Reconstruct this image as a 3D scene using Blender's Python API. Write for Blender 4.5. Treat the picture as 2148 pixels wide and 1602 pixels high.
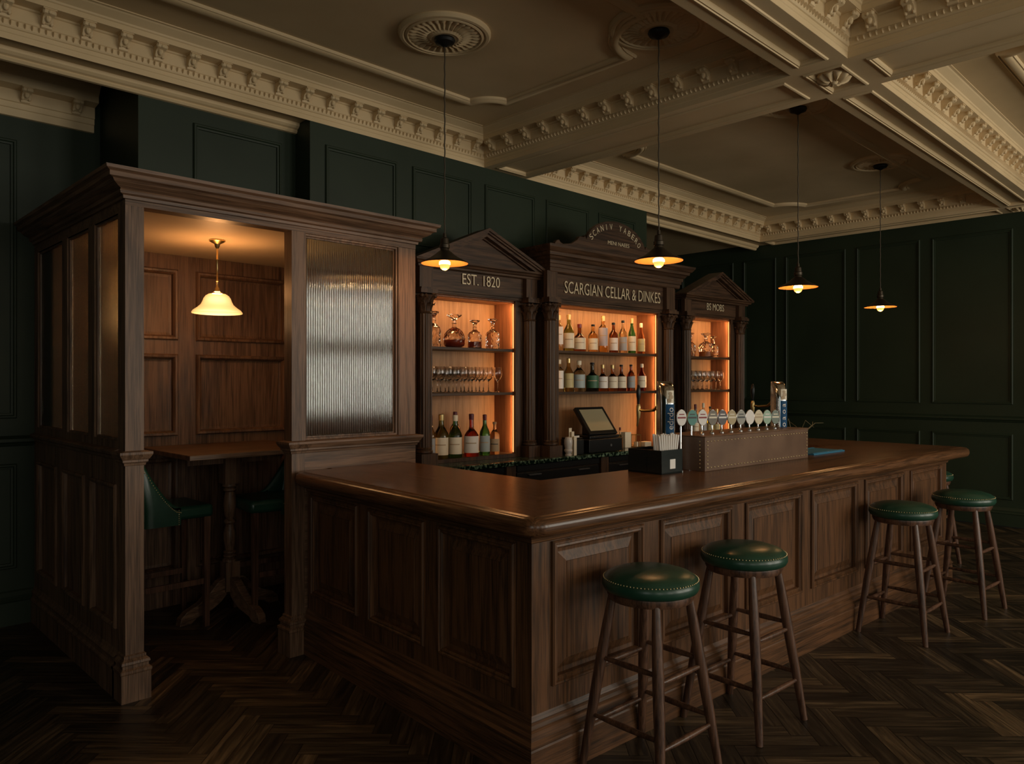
import bpy, bmesh, math, random
from mathutils import Vector, Matrix
random.seed(7)
for o in list(bpy.data.objects): bpy.data.objects.remove(o)
SC = bpy.context.scene; COL = SC.collection; PI = math.pi
# ---------------------------------------------------------------- camera
AZ = math.radians(45.47)
cam = bpy.data.cameras.new('camera'); co = bpy.data.objects.new('camera', cam); COL.objects.link(co)
cam.sensor_width = 36; cam.lens = 1580/2148*36; cam.clip_start = .05
co.location = (0, 0, 1.6); co.rotation_euler = (PI/2, 0, AZ-PI/2); SC.camera = co
# ---------------------------------------------------------------- world, daylight windows, exposure
w = bpy.data.worlds.new('world'); SC.world = w; w.use_nodes = True
w.node_tree.nodes['Background'].inputs[0].default_value = (.55, .62, .7, 1)
w.node_tree.nodes['Background'].inputs[1].default_value = .5
SC.view_settings.view_transform = 'Standard'; SC.view_settings.look = 'None'
SC.view_settings.gamma = 1; SC.view_settings.use_curve_mapping = False
SC.view_settings.exposure = 0
WINDOWS = [(-2.2, -.9), (1.0, 2.3), (3.6, 5.1), (6.1, 7.6), (8.2, 9.4)]     # x spans in the front wall, the first one added as fill, sill 1.0, head 3.35
WIN_POWER = 60
def area(name, loc, rot, sx, sy, power, color):
    l = bpy.data.lights.new(name, 'AREA'); l.shape = 'RECTANGLE'; l.size = sx; l.size_y = sy
    l.energy = power; l.color = color
    o = bpy.data.objects.new(name, l); COL.objects.link(o); o.location = loc; o.rotation_euler = rot
    return o
for i, (a, b) in enumerate(WINDOWS):
    area('window_and_fill_light', ((a+b)/2, -4.42, 2.15), (PI/2, 0, 0), b-a-.1, 2.25, WIN_POWER*(b-a)*(.40 if i < 2 else 1), (1, .935, .79))
area('window_and_fill_light', (-2.92, -1.0, 2.05), (PI/2, 0, -PI/2), 1.4, 2.0, 15, (.92, .97, .84))     # fill light added at an invented left window, lifting the dark sides
def plight(name, loc, power, color, r=.03):
    l = bpy.data.lights.new(name, 'POINT'); l.energy = power; l.color = color; l.shadow_soft_size = r
    o = bpy.data.objects.new(name, l); COL.objects.link(o); o.location = loc; return o
# ---------------------------------------------------------------- materials
def mat(name):
    m = bpy.data.materials.new(name); m.use_nodes = True
    n = m.node_tree.nodes; return m, n, m.node_tree.links, n['Principled BSDF']
def plain(name, col, rough=.5, metal=0, coat=0, spec=.5, em=None, es=0):
    m, n, L, b = mat(name)
    b.inputs['Base Color'].default_value = (*col, 1); b.inputs['Roughness'].default_value = rough
    b.inputs['Metallic'].default_value = metal; b.inputs['Coat Weight'].default_value = coat
    b.inputs['Specular IOR Level'].default_value = spec
    if em: b.inputs['Emission Color'].default_value = (*em, 1); b.inputs['Emission Strength'].default_value = es
    return m
def ramp(n, stops):
    r = n.new('ShaderNodeValToRGB'); e = r.color_ramp.elements
    while len(e) < len(stops): e.new(.5)
    for x, (p, c) in zip(e, stops): x.position = p; x.color = (*c, 1)
    return r
def wood(name, lo, hi, axis='z', rough=.38, scale=1.0, bump=.25, spec=.32, con=1.0):
    m, n, L, b = mat(name)
    tc = n.new('ShaderNodeTexCoord')
    def nz(sa, sl, scl, det, dist):
        mp = n.new('ShaderNodeMapping'); s = [sa]*3; s['xyz'.index(axis)] = sl; mp.inputs['Scale'].default_value = s
        L.new(tc.outputs['Object'], mp.inputs[0]); q = n.new('ShaderNodeTexNoise'); q.inputs['Scale'].default_value = scl; q.inputs['Detail'].default_value = det; q.inputs['Distortion'].default_value = dist
        L.new(mp.outputs[0], q.inputs[0]); return q.outputs[0]
    def mth(op, a, b_):
        q = n.new('ShaderNodeMath'); q.operation = op
        for k, x in enumerate((a, b_)):
            if isinstance(x, (int, float)): q.inputs[k].default_value = x
            else: L.new(x, q.inputs[k])
        return q.outputs[0]
    broad = nz(8, .55, 1.0, 2, .3)                     # cathedral figure: bands cut from a slow field
    band = mth('PINGPONG', mth('MULTIPLY', broad, 12.0), 1.0)
    fine = nz(150, 5, 1.0, 4, .2)                     # pores
    mid = nz(26, 1.6, 1.0, 5, .4)
    tone = nz(1.6, 1.2, 1.0, 2, 0)
    v = mth('ADD', mth('ADD', mth('MULTIPLY', band, .20*con), mth('MULTIPLY', mid, .40)), mth('ADD', mth('MULTIPLY', fine, .85), mth('MULTIPLY', tone, .35)))
    r = ramp(n, [(.60, lo), (.86, tuple((a*.45+b_*.55) for a, b_ in zip(lo, hi))), (1.06, hi)])
    r.color_ramp.elements[2].position = 1.0
    L.new(v, r.inputs[0]); L.new(r.outputs[0], b.inputs['Base Color'])
    b.inputs['Roughness'].default_value = rough; b.inputs['Specular IOR Level'].default_value = spec
    bp = n.new('ShaderNodeBump'); bp.inputs['Strength'].default_value = bump; bp.inputs['Distance'].default_value = .0015
    L.new(v, bp.inputs['Height']); L.new(bp.outputs[0], b.inputs['Normal'])
    return m
def noisy(name, c1, c2, scale, rough, bump=.1, bscale=40, dist=.003, metal=0, detail=4, lo=.35, hi=.65):
    m, n, L, b = mat(name)
    tc = n.new('ShaderNodeTexCoord'); no = n.new('ShaderNodeTexNoise'); no.inputs['Scale'].default_value = scale; no.inputs['Detail'].default_value = detail
    L.new(tc.outputs['Object'], no.inputs[0]); r = ramp(n, [(lo, c1), (hi, c2)]); L.new(no.outputs[0], r.inputs[0]); L.new(r.outputs[0], b.inputs['Base Color'])
    n2 = n.new('ShaderNodeTexNoise'); n2.inputs['Scale'].default_value = bscale; n2.inputs['Detail'].default_value = 4; L.new(tc.outputs['Object'], n2.inputs[0])
    bp = n.new('ShaderNodeBump'); bp.inputs['Strength'].default_value = bump; bp.inputs['Distance'].default_value = dist
    L.new(n2.outputs[0], bp.inputs['Height']); L.new(bp.outputs[0], b.inputs['Normal'])
    b.inputs['Roughness'].default_value = rough; b.inputs['Metallic'].default_value = metal
    return m
def glass(name, col, rough=.02, ior=1.45, bump=0, bscale=30):
    m, n, L, b = mat(name)
    b.inputs['Base Color'].default_value = (*col, 1); b.inputs['Roughness'].default_value = rough
    b.inputs['Transmission Weight'].default_value = 1; b.inputs['IOR'].default_value = ior
    if bump:
        tc = n.new('ShaderNodeTexCoord'); v = n.new('ShaderNodeTexVoronoi'); v.inputs['Scale'].default_value = bscale
        L.new(tc.outputs['Object'], v.inputs[0]); bp = n.new('ShaderNodeBump'); bp.inputs['Strength'].default_value = bump; bp.inputs['Distance'].default_value = .01
        L.new(v.outputs['Distance'], bp.inputs['Height']); L.new(bp.outputs[0], b.inputs['Normal'])
    return m
def emit(name, col, s):
    m, n, L, b = mat(name); b.inputs['Base Color'].default_value = (*col, 1)
    b.inputs['Emission Color'].default_value = (*col, 1); b.inputs['Emission Strength'].default_value = s; return m
BLO, BHI = (.026, .0145, .008), (.138, .062, .027)
SLO, SHI = (.040, .021, .012), (.19, .108, .064)
M = {}
for a in 'xyz':
    M['bar_'+a] = wood('bar_walnut_'+a, BLO, BHI, a, .40)
    M['top_'+a] = wood('bar_top_walnut_'+a, (.034, .0145, .0065), (.165, .074, .032), a, .26, bump=.10, spec=.45)
    M['snug_'+a] = wood('snug_oak_'+a, SLO, SHI, a, .42, bump=.5)
    M['cab_'+a] = wood('cabinet_mahogany_'+a, (.011, .0065, .004), (.078, .042, .023), a, .45, spec=.28)
M['lining'] = wood('cabinet_lining_shaded', (.10, .038, .018), (.22, .09, .042), 'z', .5, bump=.1)  # side lining coloured darker to stand in for shade on the cabinet sides
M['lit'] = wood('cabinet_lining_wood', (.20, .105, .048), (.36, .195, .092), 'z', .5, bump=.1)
M['stool'] = wood('stool_wood', (.022, .010, .006), (.130, .062, .036), 'z', .33, bump=.15, spec=.45)
M['green'] = noisy('green_panel_paint', (.0160, .0262, .0140), (.0212, .0335, .0182), 1.5, .5, .05, 60)
M['green'].node_tree.nodes['Principled BSDF'].inputs['Specular IOR Level'].default_value = .3
M['plaster'] = noisy('cream_plaster', (.59, .44, .245), (.72, .545, .32), 1.1, .62, .12, 30)
M['snugceil'] = noisy('snug_ceiling_paint', (.62, .48, .32), (.70, .56, .38), 2, .5, .05, 30)
M['leather'] = noisy('green_leather', (.011, .045, .027), (.018, .068, .041), 6, .30, .15, 260, .001)
M['marble'] = noisy('green_marble', (.004, .014, .009), (.22, .34, .24), 42, .10, 0, 10, detail=6, lo=.48, hi=.72)
M['studleather'] = noisy('brown_stud_leather', (.115, .062, .036), (.175, .100, .060), 4, .40, .15, 200, .001)
M['brass'] = plain('brass', (.62, .45, .20), .28, 1)
M['nail'] = plain('brass_nail', (.75, .62, .36), .3, 1)
M['chrome'] = plain('chrome', (.62, .62, .62), .13, 1)
M['steel'] = plain('brushed_steel', (.42, .42, .41), .3, 1)
M['bronze'] = plain('dark_bronze', (.055, .042, .028), .38, .7)
M['iron'] = plain('black_iron', (.012, .012, .011), .5, .3)
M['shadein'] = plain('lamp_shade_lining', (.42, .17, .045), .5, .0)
M['black'] = plain('black_plastic', (.008, .009, .009), .3)
M['blackbox'] = plain('black_box_lacquer', (.012, .017, .016), .25)
M['screen'] = plain('till_screen_reflecting', (.34, .31, .20), .2, coat=.4)  # greenish reflection painted into the screen's base colour
M['white'] = plain('white_card', (.80, .76, .71), .5)
M['cream'] = plain('cream_card', (.78, .70, .54), .5)
M['gold'] = plain('gold_letter', (.62, .53, .36), .4, .1)
M['blue'] = plain('blue_badge', (.012, .07, .17), .6, spec=.2)
M['bluemat'] = plain('blue_bar_mat', (.02, .16, .27), .5)
M['ceramic'] = plain('white_ceramic', (.6, .58, .56), .25)
M['twig'] = plain('dry_twig', (.16, .13, .06), .6)
M['cord'] = plain('twisted_flex', (.05, .035, .018), .6)
M['bulb'] = emit('lit_bulb', (1, .62, .24), 12)
M['bulbglass'] = emit('lit_bulb_glass', (1, .42, .10), 1.5)
M['led'] = emit('warm_light_strip', (1, .47, .15), 1.2)
def reed_glass(name, col, rough):
    m, n, L, b = mat(name); b.inputs['Base Color'].default_value = (*col, 1)
    b.inputs['Roughness'].default_value = rough; b.inputs['Transmission Weight'].default_value = 1; b.inputs['IOR'].default_value = 1.5
    return m
M['reed'] = reed_glass('reeded_glass', (.72, .80, .74), .07)
M['reed'].node_tree.nodes['Principled BSDF'].inputs['IOR'].default_value = 1.64
M['sidereed'] = reed_glass('side_reeded_glass', (.85, .76, .58), .16)
m, n, L, b = mat('alabaster_lit_glass')
lw = n.new('ShaderNodeLayerWeight'); lw.inputs[0].default_value = .45
r = ramp(n, [(.0, (1, .74, .36)), (.35, (.85, .52, .18)), (.8, (.50, .27, .08))]); L.new(lw.outputs['Facing'], r.inputs[0])
b.inputs['Base Color'].default_value = (.22, .16, .08, 1); b.inputs['Roughness'].default_value = .3
L.new(r.outputs[0], b.inputs['Emission Color']); b.inputs['Emission Strength'].default_value = 1.7
M['alabaster'] = m
# parquet: tone per block, grain along the block (uv)
m, n, L, b = mat('herringbone_parquet')
g0 = n.new('ShaderNodeUVMap'); g0.uv_map = 'tone'; g = n.new('ShaderNodeSeparateXYZ'); L.new(g0.outputs[0], g.inputs[0]); uv = n.new('ShaderNodeUVMap'); uv.uv_map = 'UVMap'; mp = n.new('ShaderNodeMapping'); mp.inputs['Scale'].default_value = (2.2, 30, 1)
ad = n.new('ShaderNodeVectorMath'); ad.operation = 'ADD'; sc_ = n.new('ShaderNodeVectorMath'); sc_.operation = 'SCALE'; sc_.inputs[0].default_value = (37, 19, 11)
L.new(g.outputs['X'], sc_.inputs['Scale']); L.new(uv.outputs[0], mp.inputs[0]); L.new(mp.outputs[0], ad.inputs[0]); L.new(sc_.outputs[0], ad.inputs[1])
no = n.new('ShaderNodeTexNoise'); no.inputs['Scale'].default_value = 1.4; no.inputs['Detail'].default_value = 7; no.inputs['Distortion'].default_value = .8; L.new(ad.outputs[0], no.inputs[0])
r1 = ramp(n, [(.30, (.012, .0070, .0040)), (.52, (.046, .030, .016)), (.78, (.135, .090, .050))]); L.new(no.outputs[0], r1.inputs[0])
r2 = ramp(n, [(0, (.35, .35, .35)), (.7, (1.0, 1.0, .98)), (1, (2.0, 1.95, 1.8))]); L.new(g.outputs['X'], r2.inputs[0])
mxx = n.new('ShaderNodeMix'); mxx.data_type = 'RGBA'; mxx.blend_type = 'MULTIPLY'; mxx.inputs[0].default_value = 1
L.new(r1.outputs[0], mxx.inputs[6]); L.new(r2.outputs[0], mxx.inputs[7]); L.new(mxx.outputs[2], b.inputs['Base Color'])
rr = n.new('ShaderNodeMapRange'); rr.inputs[3].default_value = .30; rr.inputs[4].default_value = .52; L.new(no.outputs[0], rr.inputs[0]); L.new(rr.outputs[0], b.inputs['Roughness'])
bp = n.new('ShaderNodeBump'); bp.inputs['Strength'].default_value = .25; bp.inputs['Distance'].default_value = .002; L.new(no.outputs[0], bp.inputs['Height']); L.new(bp.outputs[0], b.inputs['Normal'])
M['parquet'] = m
# ---------------------------------------------------------------- mesh builder
class MB:
    def __init__(s): s.v = []; s.f = []; s.m = []; s.uv = None
    def add(s, vs, fs, mi=0):
        k = len(s.v); s.v += [tuple(p) for p in vs]; s.f += [tuple(k+i for i in f) for f in fs]; s.m += [mi]*len(fs); return s
    def box(s, x0, x1, y0, y1, z0, z1, mi=0):
        vs = [(x, y, z) for z in (z0, z1) for y in (y0, y1) for x in (x0, x1)]
        return s.add(vs, [(0, 2, 3, 1), (4, 5, 7, 6), (0, 1, 5, 4), (2, 6, 7, 3), (0, 4, 6, 2), (1, 3, 7, 5)], mi)
    def grid(s, rows, closed=False, mi=0, caps=False):
        n = len(rows[0]); vs = [p for r in rows for p in r]; fs = []
        for i in range(len(rows)-1):
            for j in range(n if closed else n-1):
                a, b = i*n+j, i*n+(j+1) % n; fs.append((a, b, b+n, a+n))
        if caps: fs.append(tuple(range(n))[::-1]); fs.append(tuple((len(rows)-1)*n+j for j in range(n)))
        return s.add(vs, fs, mi)
    def lathe(s, prof, c=(0, 0, 0), seg=24, mi=0, caps=True, flute=0, amp=0):
        rows = [[(c[0]+(r+(amp*abs(math.sin(flute*j*PI/seg)) if flute else 0))*math.cos(2*PI*j/seg), c[1]+(r+(amp*abs(math.sin(flute*j*PI/seg)) if flute else 0))*math.sin(2*PI*j/seg), c[2]+z) for j in range(seg)] for r, z in prof]
        return s.grid(rows, True, mi, caps)
    def tube(s, pts, rad, seg=10, mi=0, closed=False):
        P = [Vector(p) for p in pts]; n = len(P); rows = []
        R = rad if isinstance(rad, (list, tuple)) else [rad]*n
        up = None
        for i in range(n):
            t = (P[min(i+1, n-1)]-P[max(i-1, 0)]).normalized()
            if up is None: up = Vector((0, 0, 1)) if abs(t.z) < .9 else Vector((1, 0, 0))
            a = t.cross(up).normalized(); b_ = t.cross(a).normalized(); up = -b_ if False else up
            rows.append([tuple(P[i]+R[i]*(math.cos(2*PI*j/seg)*a+math.sin(2*PI*j/seg)*b_)) for j in range(seg)])
        return s.grid(rows, True, mi, True)
    def ring(s, P, rect, prof, fill=True, mi=0):
        u0, u1, v0, v1 = rect
        rows = [[P(u0+i, v0+i, h), P(u1-i, v0+i, h), P(u1-i, v1-i, h), P(u0+i, v1-i, h)] for i, h in prof]
        s.grid(rows, True, mi)
        if fill: s.add(rows[-1], [(0, 1, 2, 3)], mi)
        return s
    def holed(s, P, U, V, rects, h=0, mi=0):
        us = sorted({U[0], U[1], *[r[0] for r in rects], *[r[1] for r in rects]}); vs = sorted({V[0], V[1], *[r[2] for r in rects], *[r[3] for r in rects]})
        for a, b_ in zip(us, us[1:]):
            for c, d in zip(vs, vs[1:]):
                mu, mv = (a+b_)/2, (c+d)/2
                if any(r[0] < mu < r[1] and r[2] < mv < r[3] for r in rects): continue
                s.add([P(a, c, h), P(b_, c, h), P(b_, d, h), P(a, d, h)], [(0, 1, 2, 3)], mi)
        return s
    def sweep(s, path, prof, closed=False, mats=None, caps=True):
        n = len(path); N = []
        for i in range(n):
            def nr(a, b_): d = Vector((b_[0]-a[0], b_[1]-a[1])).normalized(); return Vector((d.y, -d.x))
            if closed: n1 = nr(path[i-1], path[i]); n2 = nr(path[i], path[(i+1) % n])
            else: n1 = nr(path[max(i-1, 0)], path[max(i, 1)]); n2 = nr(path[min(i, n-2)], path[min(i+1, n-1)])
            q = (n1+n2)/2; q = q/max(q.length_squared, .2); N.append(q)
        rows = [[(p[0]+q.x*o_, p[1]+q.y*o_, z) for o_, z in prof] for p, q in zip(path, N)]
        m_ = len(prof)
        for i in range(n if closed else n-1):
            s.add(rows[i]+rows[(i+1) % n], [(j, j+1, m_+j+1, m_+j) for j in range(m_-1)], mats[i] if mats else 0)
        if caps and not closed: s.add(rows[0], [tuple(range(m_))]); s.add(rows[-1], [tuple(range(m_))])
        return s
    def extr(s, poly, P, h0, h1, mi=0):
        n = len(poly); vs = [P(a, b_, h0) for a, b_ in poly]+[P(a, b_, h1) for a, b_ in poly]
        return s.add(vs, [tuple(range(n))[::-1], tuple(range(n, 2*n))]+[(i, (i+1) % n, n+(i+1) % n, n+i) for i in range(n)], mi)
    def ball(s, c, r, seg=6, rings=4, sc=(1, 1, 1)):
        rows = [[(c[0]+sc[0]*r*math.sin(PI*i/rings)*math.cos(2*PI*j/seg), c[1]+sc[1]*r*math.sin(PI*i/rings)*math.sin(2*PI*j/seg), c[2]+sc[2]*r*math.cos(PI*i/rings)) for j in range(seg)] for i in range(rings+1)]
        return s.grid(rows, True)
    def build(s, name, mats, parent=None, smooth=None, bevel=0, kind=None, label=None, loc=None, rot=None, weld=True):
        me = bpy.data.meshes.new(name); me.from_pydata(s.v, [], s.f)
        if not isinstance(mats, (list, tuple)): mats = [mats]
        for q in mats: me.materials.append(M[q] if isinstance(q, str) else q)
        for p, k in zip(me.polygons, s.m): p.material_index = k
        bm = bmesh.new(); bm.from_mesh(me)
        if weld: bmesh.ops.remove_doubles(bm, verts=bm.verts, dist=1e-5)
        bmesh.ops.recalc_face_normals(bm, faces=bm.faces); bm.to_mesh(me); bm.free()
        if smooth:
            for p in me.polygons: p.use_smooth = True
            me.set_sharp_from_angle(angle=math.radians(smooth))
        o = bpy.data.objects.new(name, me); COL.objects.link(o)
        if parent: o.parent = parent
        if loc: o.location = loc
        if rot is not None: o.rotation_euler = (0, 0, rot)
        if kind: o['kind'] = kind
        if label: o['label'] = label
        if bevel:
            md = o.modifiers.new('bevel', 'BEVEL'); md.width = bevel; md.segments = 2; md.limit_method = 'ANGLE'; md.angle_limit = .6
        return o
def thing(name, label, cat, loc=(0, 0, 0), rot=0, group=None):
    o = bpy.data.objects.new(name, None); COL.objects.link(o); o.location = loc; o.rotation_euler = (0, 0, rot); o.empty_display_size = .1
    o['label'] = label; o['category'] = cat
    if group: o['group'] = group
    return o
def tag(o, label, cat, group=None):
    o['label'] = label; o['category'] = cat
    if group: o['group'] = group
    return o
def dup(root, loc, rot=None, label=None, parent=None):
    c = root.copy(); COL.objects.link(c)
    if loc is not None: c.location = loc
    if rot is not None: c.rotation_euler = (0, 0, rot)
    if label: c['label'] = label
    if parent: c.parent = parent
    for ch in list(root.children): dup(ch, None, None, None, c)
    return c
# bar frame: the bar and back bar stand turned -2.9 degrees against the walls
BO = Vector((2.169, 2.093, 0)); BR = math.radians(-2.9)
def bw(x, y, z=0):
    c_, s_ = math.cos(BR), math.sin(BR); return (BO.x+c_*x-s_*y, BO.y+s_*x+c_*y, z)
def fit_text(s_, width, height, P, thick=.003, mb=None):
    """letters as mesh, laid from (0,0) to (width,height) on the plane P(u,v,h)"""
    cu = bpy.data.curves.new('t', 'FONT'); cu.body = s_; cu.extrude = .02; cu.offset = -.004; cu.resolution_u = 3
    ob = bpy.data.objects.new('t', cu); COL.objects.link(ob); dg = bpy.context.evaluated_depsgraph_get(); dg.update()
    me = bpy.data.meshes.new_from_object(ob.evaluated_get(dg)); bpy.data.objects.remove(ob)
    xs = [v.co.x for v in me.vertices]; ys = [v.co.y for v in me.vertices]
    x0, x1, y0, y1 = min(xs), max(xs), min(ys), max(ys)
    mb = mb or MB()
    mb.add([P((v.co.x-x0)/(x1-x0)*width, (v.co.y-y0)/(y1-y0)*height, (v.co.z+.02)/.04*thick) for v in me.vertices], [tuple(p.vertices) for p in me.polygons])
    return mb
# ================================================================ SETTING
HC, ZB = 3.75, 3.475
X0, X1, Y0, Y1 = -3.0, 9.8, -4.5, 6.6
# floor ---- herringbone blocks at 45 degrees to the walls, over a dark bed
def make_floor():
    W, Ln = .095, .475; k = 5; gap = .0012
    V, F, UV = [], [], []
    c45 = math.cos(PI/4)
    def put(a, b_, la, lb, along):     # rectangle in the rotated lattice
        pts = [(a+gap, b_+gap), (a+la-gap, b_+gap), (a+la-gap, b_+lb-gap), (a+gap, b_+lb-gap)]
        q = [((p[0]-p[1])*c45, (p[0]+p[1])*c45) for p in pts]
        cx = sum(p[0] for p in q)/4; cy = sum(p[1] for p in q)/4
        if not (X0 < cx < X1 and Y0 < cy < 6.0): return
        i = len(V); V.extend([(p[0], p[1], 0) for p in q]); F.append((i, i+1, i+2, i+3))
        UV.extend([((p[0], p[1]) if along else (p[1], p[0])) for p in pts])
    R = 130
    for i in range(-R, R):
        for j in range(-30, 30):
            ox = i*W+j*Ln*1.0; oy = i*W-j*Ln*1.0
            put(ox, oy, Ln, W, True)
            put(ox+Ln, oy+W-Ln, W, Ln, False) if False else put(ox, oy+W, W, Ln, False)
    me = bpy.data.meshes.new('floor'); i = len(V)
    V.extend([(X0, Y0, -.002), (X1, Y0, -.002), (X1, Y1, -.002), (X0, Y1, -.002)]); F.append((i, i+1, i+2, i+3))
    UV.extend([(0, 0)]*4)
    me.from_pydata(V, [], F); ul = me.uv_layers.new(name='UVMap')
    for l in me.loops: ul.data[l.index].uv = UV[l.vertex_index]
    rnd = random.Random(3); ut = me.uv_layers.new(name='tone')
    for p in me.polygons:
        q = rnd.random()
        for li in p.loop_indices: ut.data[li].uv = (q, q)
    me.materials.append(M['parquet']); me.materials.append(M['iron']); me.polygons[-1].material_index = 1
    o = bpy.data.objects.new('floor', me); COL.objects.link(o); o['kind'] = 'structure'
make_floor()
WP = [(0, 0), (0, .008), (.006, .015), (.016, .015), (.022, .007), (.034, .006), (.036, -.004)]    # applied panel moulding
def panelled(mb, P, U, V, rects, prof=WP):
    mb.holed(P, U, V, rects)
    for r_ in rects: mb.ring(P, r_, prof)
def wy(y0): return lambda u, v, h: (u, y0-h, v)        # faces -Y
def wxm(x0): return lambda u, v, h: (x0-h, u, v)       # faces -X
def wxp(x0): return lambda u, v, h: (x0+h, u, v)
b = MB()
pan = []
for a, c_ in ((-2.6, -1.6), (-1.35, -.35), (-.1, 1.16)):
    pan += [(a, c_, .37, 1.06), (a, c_, 1.36, 3.2)]
panelled(b, wy(5.86), (X0, 1.664), (0, HC), pan)
b.holed(wy(5.86), (1.664, 3.15), (0, 2.60), [])
b.add([(1.664, 5.08, 2.6), (3.15, 5.08, 2.6), (3.15, 5.86, 2.6), (1.664, 5.86, 2.6)], [(0, 1, 2, 3)])
b.add([(2.757, 4.87, 2.6), (3.15, 4.87, 2.6), (3.15, 5.08, 2.6), (2.757, 5.08, 2.6)], [(0, 1, 2, 3)])
b.holed(wxm(1.664), (5.08, 5.86), (2.6, HC), [])
panelled(b, wy(5.08), (1.664, 2.757), (2.6, HC), [(2.009, 2.644, 2.7, 3.33)])
b.holed(wxm(2.757), (4.87, 5.08), (2.6, HC), [])
b.holed(wxm(3.15), (4.87, 5.86), (0, 2.6), [])
b.add([(3.15, 4.87, 0), (3.15, 4.87, 2.6), (3.15, 5.86, 2.6), (3.15, 5.86, 0)], [(0, 1, 2, 3)])
tops = [(2.88+.787*i, 2.88+.787*i+.637, 2.7, 3.33) for i in range(5)]
b.holed(wy(4.87), (3.15, 6.87), (0, 2.62), [])
panelled(b, wy(4.87), (2.757, 6.87), (2.62, HC), tops)
b.holed(wxp(6.87), (4.87, Y1), (0, HC), [])
panelled(b, wy(Y1), (6.87, X1), (0, HC), [(7.1, 8.2, 1.35, 3.3), (8.4, 9.5, 1.35, 3.3)])
# dado rail and skirting on the far left wall
b.sweep([(1.255, 5.86), (X0, 5.86)][::-1], [(0, 1.175), (.012, 1.18), (.02, 1.195), (.035, 1.205), (.035, 1.225), (.02, 1.235), (0, 1.245)])
b.sweep([(X0, 5.86), (1.255, 5.86)], [(0.025, 0), (.025, .15), (.03, .16), (.018, .175), (.02, .19), (.008, .215), (0, .225)])
b.build('wall_back', 'green', kind='structure')
b = MB(); pan = []
for a, c_ in ((-3.9, -3.1), (-2.95, -2.1), (-1.95, -1.1), (-.95, -.1), (.12, .98), (1.11, 1.92), (2.054, 2.871), (3.0, 3.739), (3.875, 4.675), (4.81, 5.293), (5.45, 6.3)):
    pan += [(a, c_, .29, 1.02), (a, c_, 1.35, 3.3)]
panelled(b, wxm(X1), (Y0, Y1), (0, HC), pan)
b.sweep([(X1, Y1), (X1, Y0)], [(0, 1.15), (.012, 1.155), (.02, 1.17), (.035, 1.18), (.035, 1.2), (.02, 1.21), (0, 1.22)])
b.sweep([(X1, Y1), (X1, Y0)], [(0.025, 0), (.025, .13), (.03, .14), (.018, .155), (.02, .17), (.008, .195), (0, .205)])
b.build('wall_right', 'green', kind='structure')
b = MB(); lw0 = [(y, y+1.0, 1.35, 3.2) for y in (-4, -2.9, 0, 1.2, 2.5, 3.8)]; b.holed(wxp(X0), (Y0, 5.86), (0, HC), lw0+[(-1.7, -.3, 1.0, 3.1)])
for r_ in lw0: b.ring(wxp(X0), r_, WP)
q = MB()
for y in (-1.7, -1.02, -.35): q.box(X0-.02, X0+.05, y, y+.05, 1.0, 3.1)
for z in (1.0, 2.03, 3.05): q.box(X0-.02, X0+.05, -1.7, -.3, z, z+.05)
q.build('window_6', 'plaster', kind='structure')  # frame and opening invented to hold the added fill light
b.build('wall_left', 'green', kind='structure')
b = MB(); b.holed(lambda u, v, h: (u, Y0+h, v), (X0, X1), (0, HC), [(a, c_, 1.0, 3.35) for a, c_ in WINDOWS])
b.build('wall_front', 'green', kind='structure')
for i, (a, c_) in enumerate(WINDOWS):  # the first frame belongs to the added fill window
    b = MB()
    for x in (a, (a+c_)/2-.02, c_-.05): b.box(x, x+.05, Y0-.02, Y0+.05, 1.0, 3.35)
    for z in (1.0, 3.3): b.box(a, c_, Y0-.02, Y0+.05, z, z+.05)
    b.box(a, c_, Y0-.02, Y0+.22, 2.12, 2.34)  # transom thickened to reflect as a dark band in the reeded pane
    b.box(a-.06, c_+.06, Y0, Y0+.12, .95, 1.0)
    b.build('window_%d' % (i+1), 'plaster', kind='structure')
# ceiling with beams
b = MB()
b.add([(X0, Y0, HC), (X1, Y0, HC), (X1, Y1, HC), (X0, Y1, HC)], [(0, 1, 2, 3)])
def beam(x0, x1, y0, y1, z=ZB):
    b.box(x0, x1, y0, y1, z+.018, HC)
BX = (4.45, 4.97); BY = (1.75, 2.09)
beam(X0, X1, *BY); beam(X0, X1, -2.6, -2.2)
for xr in ((-1.55, -1.05), BX, (9.45, X1)):
    for yr in ((BY[1], 4.87), (-2.2, BY[0]), (Y0, -2.6)): beam(*xr, *yr)
beam(X0, 2.757, 4.87, 5.08)
beam(6.87, X1, 4.87, 5.10)
b.box(6.87, X1, 5.10, Y1, 3.52, HC)
# borders and inner mouldings on the beam soffits
def soffit(x0, x1, y0, y1, bd=.075):
    b.ring(lambda u, v, h: (u, v, h), (x0, x1, y0, y1), [(0, ZB+.02), (0, ZB), (bd, ZB), (bd+.004, ZB-.008), (bd+.014, ZB-.01), (bd+.018, ZB), (bd+.026, ZB-.005), (bd+.034, ZB+.004), (bd+.036, ZB+.02)], fill=False)
xs = [-1.05, BX[0], BX[1], 9.45]
soffit(-1.05, BX[0], *BY); soffit(BX[1], 9.45, *BY); soffit(BX[0], BX[1], *BY, bd=.05)
soffit(*BX, BY[1], 4.87); soffit(*BX, -2.2, BY[0]); soffit(9.45, X1, BY[1], 4.87, .05); soffit(9.45, X1, -2.2, BY[0], .05); soffit(9.45, X1, *BY, bd=.04)
soffit(-1.55, -1.05, BY[1], 4.87)
b.build('ceiling', 'plaster', kind='structure')
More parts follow.
